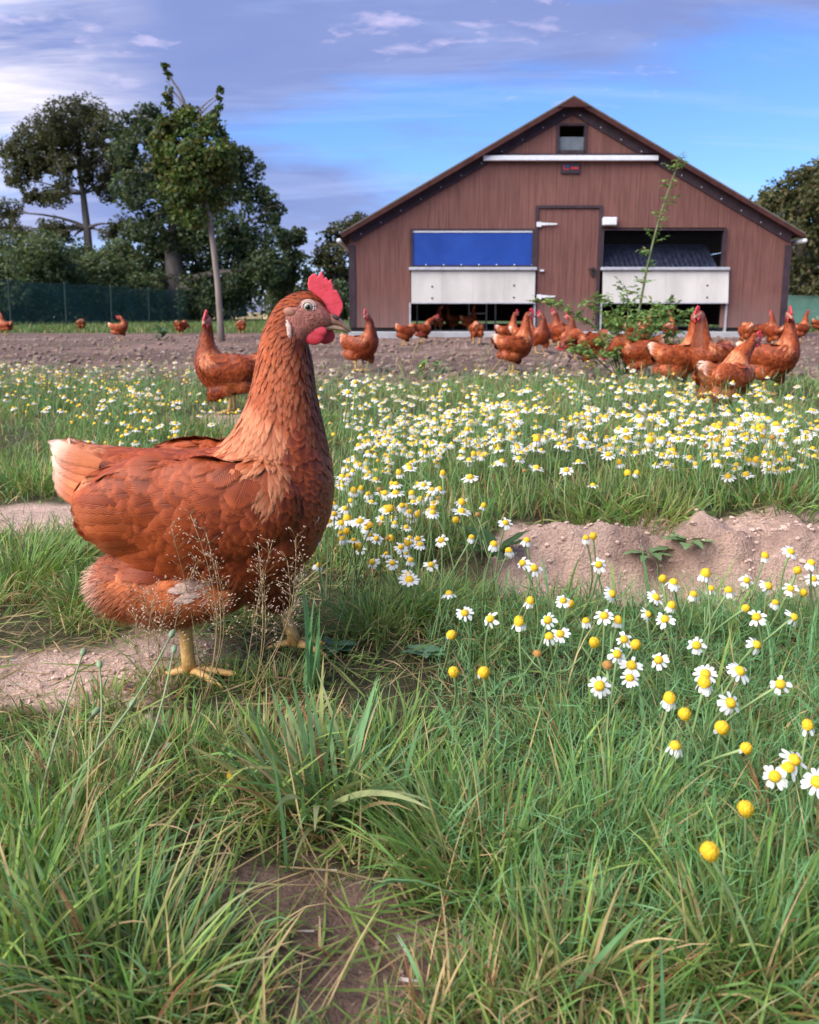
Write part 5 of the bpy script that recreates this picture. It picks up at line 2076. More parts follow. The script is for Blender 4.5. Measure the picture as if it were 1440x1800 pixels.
    tag(link('verge_grass', mesh_np('verge_grass', V, F, C), M['grass']), 'strip of green grass along the far netting', 'grass', kind='stuff')

    # ---- weeds and blades scattered over the yard
    n = 1500
    y = 4.3 + 6 * r.random(n) ** 1.6
    x = (r.random(n) * 2 - 1) * (0.3 + y * 0.54)
    ca, cb = grass_cols(n, r, (3, 1, 2, 2.5, 0.2))
    V, F, C = blades(np.stack([x, y, H(x, y)], 1), r.uniform(0, 6.28, n), r.uniform(0.02, 0.07, n), r.uniform(0.004, 0.008, n), np.abs(r.normal(0.3, 0.4, n)), np.abs(r.normal(0.5, 0.4, n)), ca, cb, 2, 7)
    tag(link('yard_grass', mesh_np('yard_grass', V, F, C), M['grass']), 'sparse scattered grass blades on the trampled yard', 'grass', kind='stuff')


def flower_density(x, y):
    px, py = to_px(x, y, H(x, y) + 0.10)
    d = np.zeros_like(px)
    for cx, cy, rx, ry, s in ((760, 740, 170, 60, 1.0), (950, 770, 230, 70, 0.9), (1130, 740, 220, 70, 0.9), (1330, 790, 170, 75, 1.0), (1050, 690, 300, 30, 0.9), (700, 900, 140, 80, 1.0), (860, 860, 170, 45, 0.6), (1000, 830, 200, 40, 0.6),
                              (60, 660, 130, 28, 1.0), (230, 690, 140, 40, 0.9), (330, 640, 160, 22, 0.6), (230, 760, 90, 25, 0.7), (660, 690, 80, 40, 0.6), (1400, 850, 80, 40, 0.6), (640, 780, 60, 60, 0.5)):
        d = np.maximum(d, s * blob(px, py, cx, cy, rx, ry))
    cl = sstep(0.42, 0.60, fbm(x * 5.0 + 5, y * 5.5, 4, 55))
    return np.clip(d * (0.10 + 0.95 * cl), 0, 1)


make_grass()


def make_tufts():
    gr, bl, ye, st, re = (1, 0, 0, 0, 0), 0, 0, 0, 0
    green = (6, 2.5, 2, 0.6, 0.2)
    blue = (2, 6, 1.5, 0.8, 0.3)
    dry = (2.5, 1.5, 3, 2.5, 1.0)
    lush = (6, 1, 4, 0.4, 0.1)
    T = [
        ((860, 1545), .050, .115, 520, green, 'dense green grass tuft in the lower middle of the foreground', .0021),
        ((1090, 1500), .050, .110, 460, green, 'grass tuft below the two yellow flower domes', .0021),
        ((1330, 1720), .045, .125, 420, lush, 'thick grass tuft in the bottom right corner', .0023),
        ((1400, 1560), .040, .105, 300, dry, 'grass tuft with dry tips at the right edge', .0021),
        ((1010, 1750), .040, .100, 340, dry, 'pale grass tuft at the bottom edge right of the bare soil', .0019),
        ((840, 1795), .030, .070, 200, dry, 'straw-tinted grass tuft at the bottom edge by the bare soil', .0018),
        ((200, 1740), .045, .120, 360, blue, 'grey-green grass tuft in the bottom left', .0022),
        ((30, 1680), .040, .110, 280, lush, 'bright green grass tuft at the lower left edge', .0024),
        ((330, 1800), .035, .080, 200, dry, 'loose dry grass tuft at the bottom edge left of the bare soil', .0019),
        ((565, 1420), .035, .135, 170, blue, 'coarse grass tuft with wide floppy blades before the hen', .0042),
        ((480, 1340), .050, .075, 420, dry, 'reddish grass tuft in front of the hen legs', .0019),
        ((330, 1330), .045, .060, 380, green, 'grass tuft left of the hen legs', .0019),
        ((120, 1440), .055, .100, 420, dry, 'wide straw-mixed grass tuft at the left', .0020),
        ((90, 1560), .045, .105, 320, lush, 'bright grass tuft above the lower left corner', .0026),
        ((700, 1330), .050, .075, 420, green, 'grass tuft in the centre of the foreground', .0019),
        ((1000, 1330), .050, .080, 380, green, 'low grass tuft left of the drooping flowers', .0018),
        ((760, 1440), .045, .090, 360, green, 'grass tuft beside the coarse floppy tuft', .0019),
        ((760, 1075), .050, .080, 560, lush, 'rounded dense grass tuft against the sandy bank', .0018),
        ((650, 1100), .045, .075, 420, green, 'grass tuft behind the far leg of the hen', .0018),
        ((50, 1010), .080, .105, 600, lush, 'large grass tuft behind the hen at the left edge', .0024),
        ((160, 1060), .050, .080, 420, green, 'grass tuft under the tail of the hen', .0020),
        ((60, 860), .110, .120, 560, lush, 'bright green tuft beyond the left path', .0030),
        ((1000, 1130), .045, .070, 360, green, 'low tuft at the foot of the bank in the middle', .0018),
        ((1270, 1110), .050, .075, 380, green, 'low tuft at the foot of the bank on the right', .0018),
        ((1410, 1110), .050, .080, 300, green, 'low tuft at the foot of the bank by the right edge', .0018),
        ((1150, 905), .070, .085, 420, dry, 'brownish tuft on the crest of the bank', .0024),
        ((1055, 900), .060, .090, 380, lush, 'green tuft on the crest left of the brownish tuft', .0026),
        ((1210, 870), .090, .110, 420, lush, 'tall green tuft behind the brownish tuft', .0030),
        ((1380, 880), .080, .080, 420, green, 'dark green tuft behind the sandy mound', .0026),
        ((300, 1205), .030, .045, 150, dry, 'short grass tuft just before the near foot of the hen', .0019),
        ((400, 1200), .030, .050, 160, green, 'short grass tuft between the two hen feet', .0019),
        ((495, 1205), .030, .055, 160, dry, 'short grass tuft just before the far foot of the hen', .0019),
        ((200, 1235), .030, .045, 140, dry, 'small grass tuft on the sandy patch at the left', .0019),
        ((1290, 1380), .050, .090, 380, green, 'grass tuft between the lowest right flowers', .0020),
    ]
    for i, ((px, py), rad, ln, n, mx, lb, wd) in enumerate(T):
        V, F, C = tuft(px, py, rad, ln * .74, int(n * 0.9), mx, 200 + i, wd, lean=0.5, laz=0.5 if i % 3 else 2.4)
        q = gp(px, py)
        o = link('grass_tuft', mesh_np('grass_tuft', V - np.array((q.x, q.y, 0)), F, C), M['grass'])
        o.location = (q.x, q.y, 0)
        tag(o, lb, 'grass tuft', 'grass tufts')
    # the stiff upright blades standing before the far leg
    q = gp(545, 1215)
    r = np.random.default_rng(9)
    n = 9
    x, y = q.x + r.normal(0, .006, n), q.y + r.normal(0, .006, n)
    c = G_BLUE * 1.25 * r.uniform(0.9, 1.2, n)[:, None]
    V, F, C = blades(np.stack([x, y, H(x, y)], 1), r.uniform(-0.5, 2.5, n), r.uniform(.07, .125, n), np.full(n, .0055), r.uniform(0.02, 0.12, n), r.uniform(0.05, 0.5, n), c, c * 1.15, 8, 5, 0.25)
    o = link('grass_tuft', mesh_np('grass_tuft', V - np.array((q.x, q.y, 0)), F, C), M['grass'])
    o.location = (q.x, q.y, 0)
    tag(o, 'few stiff upright grass blades in front of the far leg of the hen', 'grass tuft', 'grass tufts')
    # wide dying blades that flop over the bare soil
    q = gp(560, 1445)
    n = 8
    x, y = q.x + r.normal(0, .008, n), q.y + r.normal(0, .006, n)
    c = (G_BLUE * 0.6 + G_STRAW * 0.4) * r.uniform(0.9, 1.2, n)[:, None]
    V, F, C = blades(np.stack([x, y, H(x, y) + .004], 1), r.uniform(-1.9, -0.4, n), r.uniform(.09, .15, n), np.full(n, .006), r.uniform(0.5, 0.9, n), r.uniform(0.6, 1.0, n), c, c * 1.1, 9, 6, 0.3)
    o = link('grass_tuft', mesh_np('grass_tuft', V - np.array((q.x, q.y, 0)), F, C), M['grass'])
    o.location = (q.x, q.y, 0)
    tag(o, 'wide pale blades flopping down over the bare soil', 'grass tuft', 'grass tufts')


make_tufts()

# ------------------------------------------------------------------ chamomile


def petal_mesh(ln, wd, seed):
    r = random.Random(seed)
    vs, fs = [], []
    rows = [(0.0, .35), (.3, .85), (.65, 1.0), (.9, .75), (1.0, .35)]
    for f, k in rows:
        z = -0.10 * ln * f * f
        for s in (-1, 0, 1):
            vs.append((ln * f + (0.0 if s else -0.03 * ln * (f > .95)), s * wd * .5 * k, z + (0.0 if s else -.05 * wd)))
    for i in range(len(rows) - 1):
        for k in range(2):
            fs.append((i * 3 + k, i * 3 + 3 + k, i * 3 + 4 + k, i * 3 + 1 + k))
    return mesh_np('petal', np.array(vs), np.array(fs), np.full((len(vs), 3), 0.80) * np.array((1, 1, 0.99)))


def dome(rad, h, seg=14, rings=6):
    vs, fs = [], []
    r = random.Random(2)
    for i in range(rings):
        a = math.pi / 2 * i / (rings - 1)
        for k in range(seg):
            g = 2 * math.pi * (k + 0.5 * (i % 2)) / seg
            j = 1 + r.uniform(-.09, .09)
            vs.append((rad * math.cos(a) * math.cos(g) * j + (0 if i < rings - 1 else 0), rad * math.cos(a) * math.sin(g) * j, h * math.sin(a) * j))
    for i in range(rings - 1):
        for k in range(seg):
            k2 = (k + 1) % seg
            fs.append((i * seg + k, i * seg + k2, (i + 1) * seg + k2, (i + 1) * seg + k))
    return np.array(vs), np.array(fs)


def stem_curve(a, b, seed, n=6):
    r = random.Random(seed)
    a, b = Vector(a), Vector(b)
    ln = (b - a).length
    w1, w2 = r.uniform(-.12, .12) * ln, r.uniform(-.12, .12) * ln
    return [a.lerp(b, i / n) + Vector((math.sin(i / n * math.pi) * w1, math.sin(i / n * math.pi) * w2, 0)) for i in range(n + 1)]


def col_mesh(mb, name, c, smooth=True):
    m = mb.mesh(name, smooth)
    a = m.attributes.new('Col', 'FLOAT_COLOR', 'POINT')
    d = np.ones((len(m.vertices), 4), np.float32)
    d[:, :3] = c
    a.data.foreach_set('color', d.ravel())
    return m


def make_flowers():
    r = random.Random(21)
    pet = [petal_mesh(.0088, .0040, i) for i in range(3)]
    dv, df = dome(.0052, .0050)
    disc_m = mesh_np('flower_disc', dv, df)
    dv2, df2 = dome(.0058, .0084, 20, 9)
    tall_m = mesh_np('flower_disc', dv2, df2)
    disc_b = disc_m.copy()
    for m_, k_ in ((disc_m, 'disc_yellow'), (tall_m, 'disc_yellow'), (disc_b, 'disc_brown')):
        m_.materials.append(M[k_])
    for p in pet:
        p.materials.append(M['petal'])
    # simple rings for the smaller heads
    rings = []
    for v, (droop, cnt) in enumerate(((4, 13), (28, 12), (58, 12), (80, 10), (15, 11))):
        V, F, C, k = [], [], [], 0
        for i in range(cnt):
            a = 2 * math.pi * i / cnt + r.uniform(-.1, .1)
            d = R(droop + r.uniform(-10, 10))
            ln, wd = .0090 * r.uniform(.85, 1.1), .0042
            for f, kk in ((0, .5), (.6, 1), (1, .5)):
                rr = .0040 + math.cos(d * (0.4 + .6 * f)) * ln * f
                z = -math.sin(d * (0.4 + .6 * f)) * ln * f
                for s in (-1, 1):
                    V.append((rr * math.cos(a) - s * wd * .5 * kk * math.sin(a), rr * math.sin(a) + s * wd * .5 * kk * math.cos(a), z))
            for j in range(2):
                F.append((k + j * 2, k + j * 2 + 2, k + j * 2 + 3, k + j * 2 + 1))
            k += 6
        V, F = np.array(V), np.array(F)
        m = mesh_np('petal_ring', V, F, np.full((len(V), 3), .80))
        m.materials.append(M['petal'])
        rings.append((m, V, F))
    G_ST = np.array((0.20, 0.29, 0.11))

    def flower(head, ground, kind, seed, detailed, tiltv=None, size=1.0):
        """kind: open, droop, dome, side"""
        rr = random.Random(seed)
        g = Vector(ground)
        root = empty('chamomile_flower', g)
        h = Vector(head) - g
        ax = Vector((rr.uniform(-.35, .35), rr.uniform(-.55, .15), 1.0)) if tiltv is None else Vector(tiltv)
        q = ax.normalized().to_track_quat('Z', 'Y').to_matrix().to_4x4()
        Mx = Matrix.Translation(h) @ q @ Matrix.Scale(size, 4)
        mb = MB()
        sw = .00115 if detailed else .0011
        cur = stem_curve((0, 0, -0.004), h - q.to_3x3() @ Vector((0, 0, .001)), seed)
        mb.tube(cur, [sw * 1.2] + [sw] * (len(cur) - 2) + [sw * 1.3], 5)
        if detailed and rr.random() < 0.6:      # a side twig with a thin bud
            b0 = cur[3]
            e = b0 + Vector((rr.uniform(-.03, .03), rr.uniform(-.02, .02), rr.uniform(.01, .03)))
            mb.tube([b0, b0.lerp(e, .5) + Vector((0, 0, -.003)), e], [sw * .8, sw * .7, sw * .5], 4)
        link('stem', col_mesh(mb, 'stem', G_ST * rr.uniform(.8, 1.3)), M['stem'], root)
        dm = tall_m if kind == 'dome' or (kind == 'droop' and rr.random() < .45) else (disc_b if kind == 'brown' else disc_m)
        o = link('flower_disc', dm, None, root)
        o.matrix_basis = Mx
        droop = {'open': 12, 'droop': 62, 'dome': 95, 'side': 30, 'brown': 110}[kind]
        if detailed:
            cnt = {'open': 13, 'droop': 12, 'dome': 7, 'side': 12, 'brown': 0}[kind]
            for i in range(cnt):
                if kind != 'dome' and rr.random() < .12:
                    continue
                a = 2 * math.pi * i / max(cnt, 1) + rr.uniform(-.2, .2)
                if kind == 'dome':
                    a = 0.4 + 0.5 * i
                p = link('petal', pet[i % 3], None, root)
                p.matrix_basis = Mx @ Matrix.Rotation(a, 4, 'Z') @ Matrix.Translation((.0038, 0, .0004)) @ Matrix.Rotation(R(droop + rr.uniform(-14, 14)), 4, 'Y') @ Matrix.Scale(rr.uniform(.85, 1.1), 4)
        elif kind not in ('dome', 'brown'):
            k = {'open': (0, 4), 'droop': (2, 3), 'side': (1, 1)}[kind]
            p = link('petal_ring', rings[rr.choice(k)][0], None, root)
            p.matrix_basis = Mx @ Matrix.Rotation(rr.uniform(0, 6), 4, 'Z')
        return root

    def gz(x, y):
        return float(H(x, y))
    # ---- flowers placed one by one, nearest drift on the right and above the bank
    near = [
        (1187, 1312, 'droop'), (1238, 1202, 'droop'), (1177, 1230, 'droop'), (1284, 1236, 'side'), (1203, 1256, 'dome'), (1268, 1280, 'dome'), (1311, 1316, 'dome'), (1310, 1422, 'dome'), (1247, 1497, 'dome'),
        (1420, 1277, 'droop'), (1396, 1336, 'open'), (1362, 1365, 'side'), (1385, 1350, 'droop'), (1372, 1203, 'side'), (1437, 1375, 'open'), (1300, 1180, 'open'), (1107, 1192, 'open'), (1054, 1206, 'side'),
        (798, 1182, 'dome'), (850, 1183, 'dome'), (793, 1117, 'dome'), (817, 1078, 'open'), (862, 1088, 'side'), (932, 1058, 'droop'), (1003, 1062, 'dome'), (990, 1056, 'open'), (1030, 1092, 'droop'), (1062, 1083, 'open'), (1086, 1092, 'droop'),
        (1097, 1124, 'side'), (1117, 1134, 'dome'), (963, 1090, 'side'), (985, 1115, 'open'), (1045, 1130, 'dome'), (1085, 1150, 'side'), (1180, 1066, 'droop'), (1153, 1050, 'open'), (1184, 1024, 'droop'), (1165, 1018, 'dome'), (1240, 1010, 'droop'),
        (1250, 1035, 'droop'), (1281, 1038, 'droop'), (1313, 1020, 'side'), (1345, 978, 'droop'), (1390, 970, 'open'), (1426, 990, 'droop'), (1430, 1018, 'open'), (1390, 1035, 'open'), (1363, 1060, 'droop'), (1350, 1030, 'side'), (1310, 1070, 'dome'), (1330, 1085, 'open'),
        (1395, 1085, 'side'), (1240, 1185, 'open'), (1110, 1170, 'open'), (945, 1150, 'brown'), (1068, 1170, 'brown'),
        (889, 919, 'open'), (868, 957, 'droop'), (926, 950, 'droop'), (829, 945, 'droop'), (776, 950, 'open'), (758, 993, 'open'), (633, 967, 'open'), (650, 940, 'open'), (705, 962, 'open'), (662, 947, 'open'), (722, 985, 'droop'), (1030, 946, 'droop'), (1043, 943, 'dome'),
        (655, 988, 'side'), (690, 990, 'open'), (718, 1010, 'open'), (610, 935, 'dome'), (802, 915, 'dome'), (735, 905, 'dome'), (850, 890, 'droop'), (840, 905, 'brown'), (812, 885, 'droop'),
        (625, 672, 'open'), (612, 690, 'open'),
    ]
    for _ in range(14):
        near.append((r.uniform(880, 1430), r.uniform(985, 1170), r.choice(['open', 'droop', 'droop', 'side', 'dome'])))
    recs = []
    for i, (px, py, kind) in enumerate(near):
        zt = (0.080 + r.uniform(-.012, .02)) if py > 1010 else ((0.115 if px > 765 else 0.075) + r.uniform(-.012, .015))
        if py < 800:
            zt = 0.26
        d = ray(px, py)
        t = (zt - CAMH) / d[2]
        hd = Vector((d[0] * t, d[1] * t, zt))
        gx, gy = hd.x + r.uniform(-.055, .045), hd.y + r.uniform(-.02, .05)
        tv = None
        if kind == 'dome':
            tv = (r.uniform(-.4, .4), -0.75, .8)
        elif kind == 'side':
            tv = (r.uniform(-.8, .8), -0.7, .6)
        elif kind == 'open':
            tv = (r.uniform(-.4, .4), -0.55, .8)
        elif kind == 'droop':
            tv = (r.uniform(-.25, .25), -0.2, 1)
        f = flower(hd, (gx, gy, gz(gx, gy)), kind, 900 + i, True, tv, r.uniform(.72, .92))
        zone = ('in front of the sandy bank' if py < 1165 and px > 760 else 'in the nearest drift at the lower right') if py > 1010 else ('by the breast of the near hen' if px < 765 else 'along the crest of the sandy bank')
        if px > 1290 and py > 960:
            zone = 'near the right edge, ' + ('level with the bank' if py < 1130 else 'below the bank')
        if py < 800:
            zone = 'standing tall beside the near hen neck'
        recs.append((kind, zone, px, f))
    word = {'open': 'open white chamomile', 'droop': 'chamomile with drooping petals', 'dome': 'bare yellow chamomile dome', 'side': 'tilted white chamomile', 'brown': 'withered brown chamomile'}
    nth = ['first', 'second', 'third', 'fourth', 'fifth', 'sixth', 'seventh', 'eighth', 'ninth', 'tenth', 'eleventh', 'twelfth', 'thirteenth', 'fourteenth', 'fifteenth', 'sixteenth', 'seventeenth', 'eighteenth', 'nineteenth', 'twentieth']
    by = {}
    for rec in recs:
        by.setdefault(rec[:2], []).append(rec)
    for (kind, zone), l in by.items():
        l.sort(key=lambda e: e[2])
        for i, e in enumerate(l):
            lb = word[kind] + ' ' + zone
            if len(l) > 1:
                lb += ', ' + nth[i] + ' from left'
            tag(e[3], lb, 'flower', 'chamomile flowers')
    # ---- the drifts beyond
    rn = np.random.default_rng(5)
    n = 30000
    y = 0.92 + 3.85 * rn.random(n) ** 1.1
    x = (rn.random(n) * 2 - 1) * (0.15 + y * 0.53)
    dn = flower_density(x, y)
    k = ((y > 1.28) | ((x > -0.12) & (x < 0.22))) & (rn.random(n) < dn * np.where(y < 2.3, 0.46, 0.23)) & (bare_mask(x, y) < 0.6)
    x, y = x[k], y[k]
    z0 = H(x, y)
    hgt = rn.uniform(.05, .13, len(x))
    hx, hy = x + rn.normal(0, .015, len(x)), y + rn.normal(0, .015, len(x))
    P = np.stack([hx, hy, z0 + hgt], 1)
    px, py = to_px(hx, hy, P[:, 2])
    vis = (px > -10) & (px < 1450) & ~((px > 110) & (px < 585) & (py > 790))
    order = np.argsort(np.hypot(hx, hy) + np.where(vis, 0, 100))
    N_IND = 300 - len(near)
    kinds = np.array(['open', 'droop', 'side', 'dome', 'brown'])
    # yellower on the left, whiter on the right
    kd_ = []
    for i in range(len(x)):
        pw = np.array([.46, .28, .20, .04, .02])
        if px[i] < 470 and py[i] > 655:
            pw = np.array([.16, .26, .12, .42, .04])
        elif px[i] < 960 and py[i] > 860:
            pw = np.array([.22, .30, .16, .20, .12])
        kd_.append(rn.choice(kinds, p=pw))
    for j, i in enumerate(order[:N_IND]):
        f = flower(P[i], (x[i], y[i], z0[i]), kd_[i], 2000 + j, False, None, rn.uniform(.72, 1.1))
        side = ('left of the near hen' if px[i] < 470 else 'right beside the near hen' if px[i] < 760 else 'below the barn door' if px[i] < 1000 else 'below the right pop hole' if px[i] < 1250 else 'towards the right edge')
        row = 'at the front of the meadow' if py[i] > 830 else 'deeper in the meadow'
        tag(f, 'small %s %s, %s' % (word[kd_[i]], row, side), 'flower', 'chamomile, %s, %s, %s' % (kd_[i], row, side))
    # ---- the rest as one mass
    PV, PF, PC, k1 = [], [], [], 0
    DV, DF, k2 = [], [], 0
    SV = []
    dvl, dfl = dome(.0056, .0054, 7, 3)
    for i in order[N_IND:]:
        ax = Vector((rn.uniform(-.4, .4), rn.uniform(-.5, .25), 1)).normalized()
        q = np.array(ax.to_track_quat('Z', 'Y').to_matrix()) * rn.uniform(.75, 1.1)
        kk = kd_[i]
        if kk not in ('dome', 'brown'):
            m, V, F = rings[{'open': 0, 'droop': 2, 'side': 1}[kk]]
            PV.append(V @ q.T + P[i])
            PF.append(F + k1)
            k1 += len(V)
        DV.append(dvl @ q.T + P[i])
        DF.append(dfl + k2)
        k2 += len(dvl)
    PVa = np.concatenate(PV)
    rt = empty('chamomile_drift', (0, 0, 0))
    o = link('petals', mesh_np('petals', PVa, np.concatenate(PF), np.full((len(PVa), 3), .80)), M['petal'], rt)
    o2 = link('discs', mesh_np('discs', np.concatenate(DV), np.concatenate(DF)), M['disc_yellow'], rt)
    ii = order[N_IND:]
    m = len(ii)
    lean = P[ii] - np.stack([x[ii], y[ii], z0[ii]], 1)
    lh = np.hypot(lean[:, 0], lean[:, 1])
    c = np.tile(G_ST, (m, 1))
    V, F, C = blades(np.stack([x[ii], y[ii], z0[ii]], 1), np.arctan2(lean[:, 1], lean[:, 0]), np.linalg.norm(lean, axis=1), np.full(m, .0024), np.arctan2(lh, lean[:, 2]), np.zeros(m), c, c, 2, 8)
    o3 = link('stems', mesh_np('stems', V, F, C), M['stem'], rt)
    rt['kind'] = 'stuff'
    for q in (o, o2, o3):
        q['kind'] = 'stuff'
    tag(rt, 'far mass of white chamomile flowers in the meadow', 'flowers', kind='stuff')
    print('flowers total', len(x), 'mass', m)


make_flowers()

# ------------------------------------------------------------------ bush, weeds, small things


def leaf_shape(ln, wd, fold=0.25, rows=5, wavy=0.0, tooth=0.0):
    vs, fs = [], []
    for i in range(rows + 1):
        f = i / rows
        k = math.sin(math.pi * min(1, f ** 0.8)) ** 0.8 * 0.98 + 0.04
        if tooth:
            k *= 1 + tooth * (1 if i % 2 else -1)
        for s in (-1, 0, 1):
            vs.append((ln * f, s * wd * .5 * k, abs(s) * wd * fold * k - ln * 0.35 * f * f + wavy * math.sin(i * 2.2 + s)))
    for i in range(rows):
        for k in range(2):
            fs.append((i * 3 + k, i * 3 + 3 + k, i * 3 + 4 + k, i * 3 + 1 + k))
    return np.array(vs), np.array(fs)


def place_leaves(shape, mats, cols):
    v, f = shape
    V, F, C = [], [], []
    for i, (m, c) in enumerate(zip(mats, cols)):
        a = np.array(m)
        V.append(v @ a[:3, :3].T + a[:3, 3])
        F.append(f + i * len(v))
        C.append(np.tile(c, (len(v), 1)))
    return np.concatenate(V), np.concatenate(F), np.concatenate(C)


def make_bush():
    Y = 4.75
    b = at(1095, 668, Y)
    g = Vector((b.x, Y, float(H(b.x, Y))))
    root = empty('rose_bush', g)
    r = random.Random(12)
    canes = [  # photo outline of the canes
        ([(1098, 668), (1110, 610), (1125, 540), (1138, 470), (1155, 400), (1172, 345), (1190, 295), (1200, 278)], .010),
        ([(1092, 668), (1075, 620), (1050, 580), (1015, 555), (980, 538), (950, 528)], .007),
        ([(1100, 668), (1090, 600), (1082, 560), (1070, 525)], .007), ([(1105, 668), (1120, 620), (1140, 575), (1165, 545)], .007),
        ([(1105, 668), (1150, 610), (1180, 580), (1212, 548)], .006), ([(1088, 668), (1060, 640), (1035, 620), (1005, 612)], .006),
        ([(1095, 668), (1100, 590), (1105, 540), (1100, 505)], .006), ([(1098, 668), (1130, 640), (1165, 620), (1190, 600)], .006),
        ([(1092, 668), (1080, 600), (1055, 545), (1040, 530)], .006), ([(1096, 668), (1115, 590), (1145, 550), (1180, 538)], .005)]
    for i in range(9):
        x0 = 1095 + r.uniform(-12, 14)
        x1 = 1095 + r.uniform(-95, 95)
        y1 = r.uniform(540, 640)
        canes.append(([(x0, 668), ((x0 + x1) / 2 + r.uniform(-10, 10), (668 + y1) / 2 - 15), (x1, y1)], .004))
    mats, cols = [], []
    mb = MB()
    for ci, (pl, rad) in enumerate(canes):
        dy = r.uniform(-.22, .22)
        pts = [at(x, y, Y + dy * min(1, i / 2)) - g for i, (x, y) in enumerate(pl)]
        P, _ = hermite([tuple(p) for p in pts], 6 * len(pts))
        n = len(P)
        mb.tube(P, [rad * (1 - .75 * i / n) for i in range(n)], 5)
        tall = ci == 0
        for i in range(int(n * .42) if not tall else 6, n):
            for _ in range(2):
                if tall and r.random() < 0.25:
                    continue
                # a pinnate leaf: a short stalk with five leaflets
                d = Vector((r.uniform(-1, 1), r.uniform(-1, 1), r.uniform(-.3, .7))).normalized()
                st = .05 if not tall else .06
                p0 = Vector(P[i])
                sc_ = r.uniform(.75, 1.3) * (0.8 if tall and i > n - 8 else 1)
                mb.tube([p0, p0 + d * st * sc_], [.0012, .0007], 3)
                for k in range(5):
                    pp = p0 + d * st * sc_ * (0.45 + 0.55 * (k // 2) / 2)
                    sd_ = d.cross(Vector((0, 0, 1)))
                    if sd_.length < .01:
                        sd_ = Vector((1, 0, 0))
                    ld = (d * .5 + sd_.normalized() * (1 if k % 2 else -1) * (0 if k == 4 else 1) + Vector((0, 0, r.uniform(-.3, .4)))).normalized()
                    q = ld.to_track_quat('X', 'Z').to_matrix().to_4x4() @ Matrix.Rotation(r.uniform(-.7, .7), 4, 'X')
                    mats.append(Matrix.Translation(pp) @ q @ Matrix.Scale(sc_, 4))
                    c = np.array((0.15, 0.25, 0.07)) * r.uniform(.7, 1.35)
                    if r.random() < .12:
                        c = np.array((.26, .26, .06))
                    cols.append(c)
    V, F, C = place_leaves(leaf_shape(.026, .016, .18, 3), mats, cols)
    o = link('leaves', mesh_np('leaves', V, F, C), M['grass'], root)
    o['kind'] = 'stuff'
    link('canes', col_mesh(mb, 'canes', (0.16, 0.19, 0.075)), M['stem'], root)
    tag(root, 'sprawling green rose bush with one tall shoot before the barn', 'bush')


make_bush()


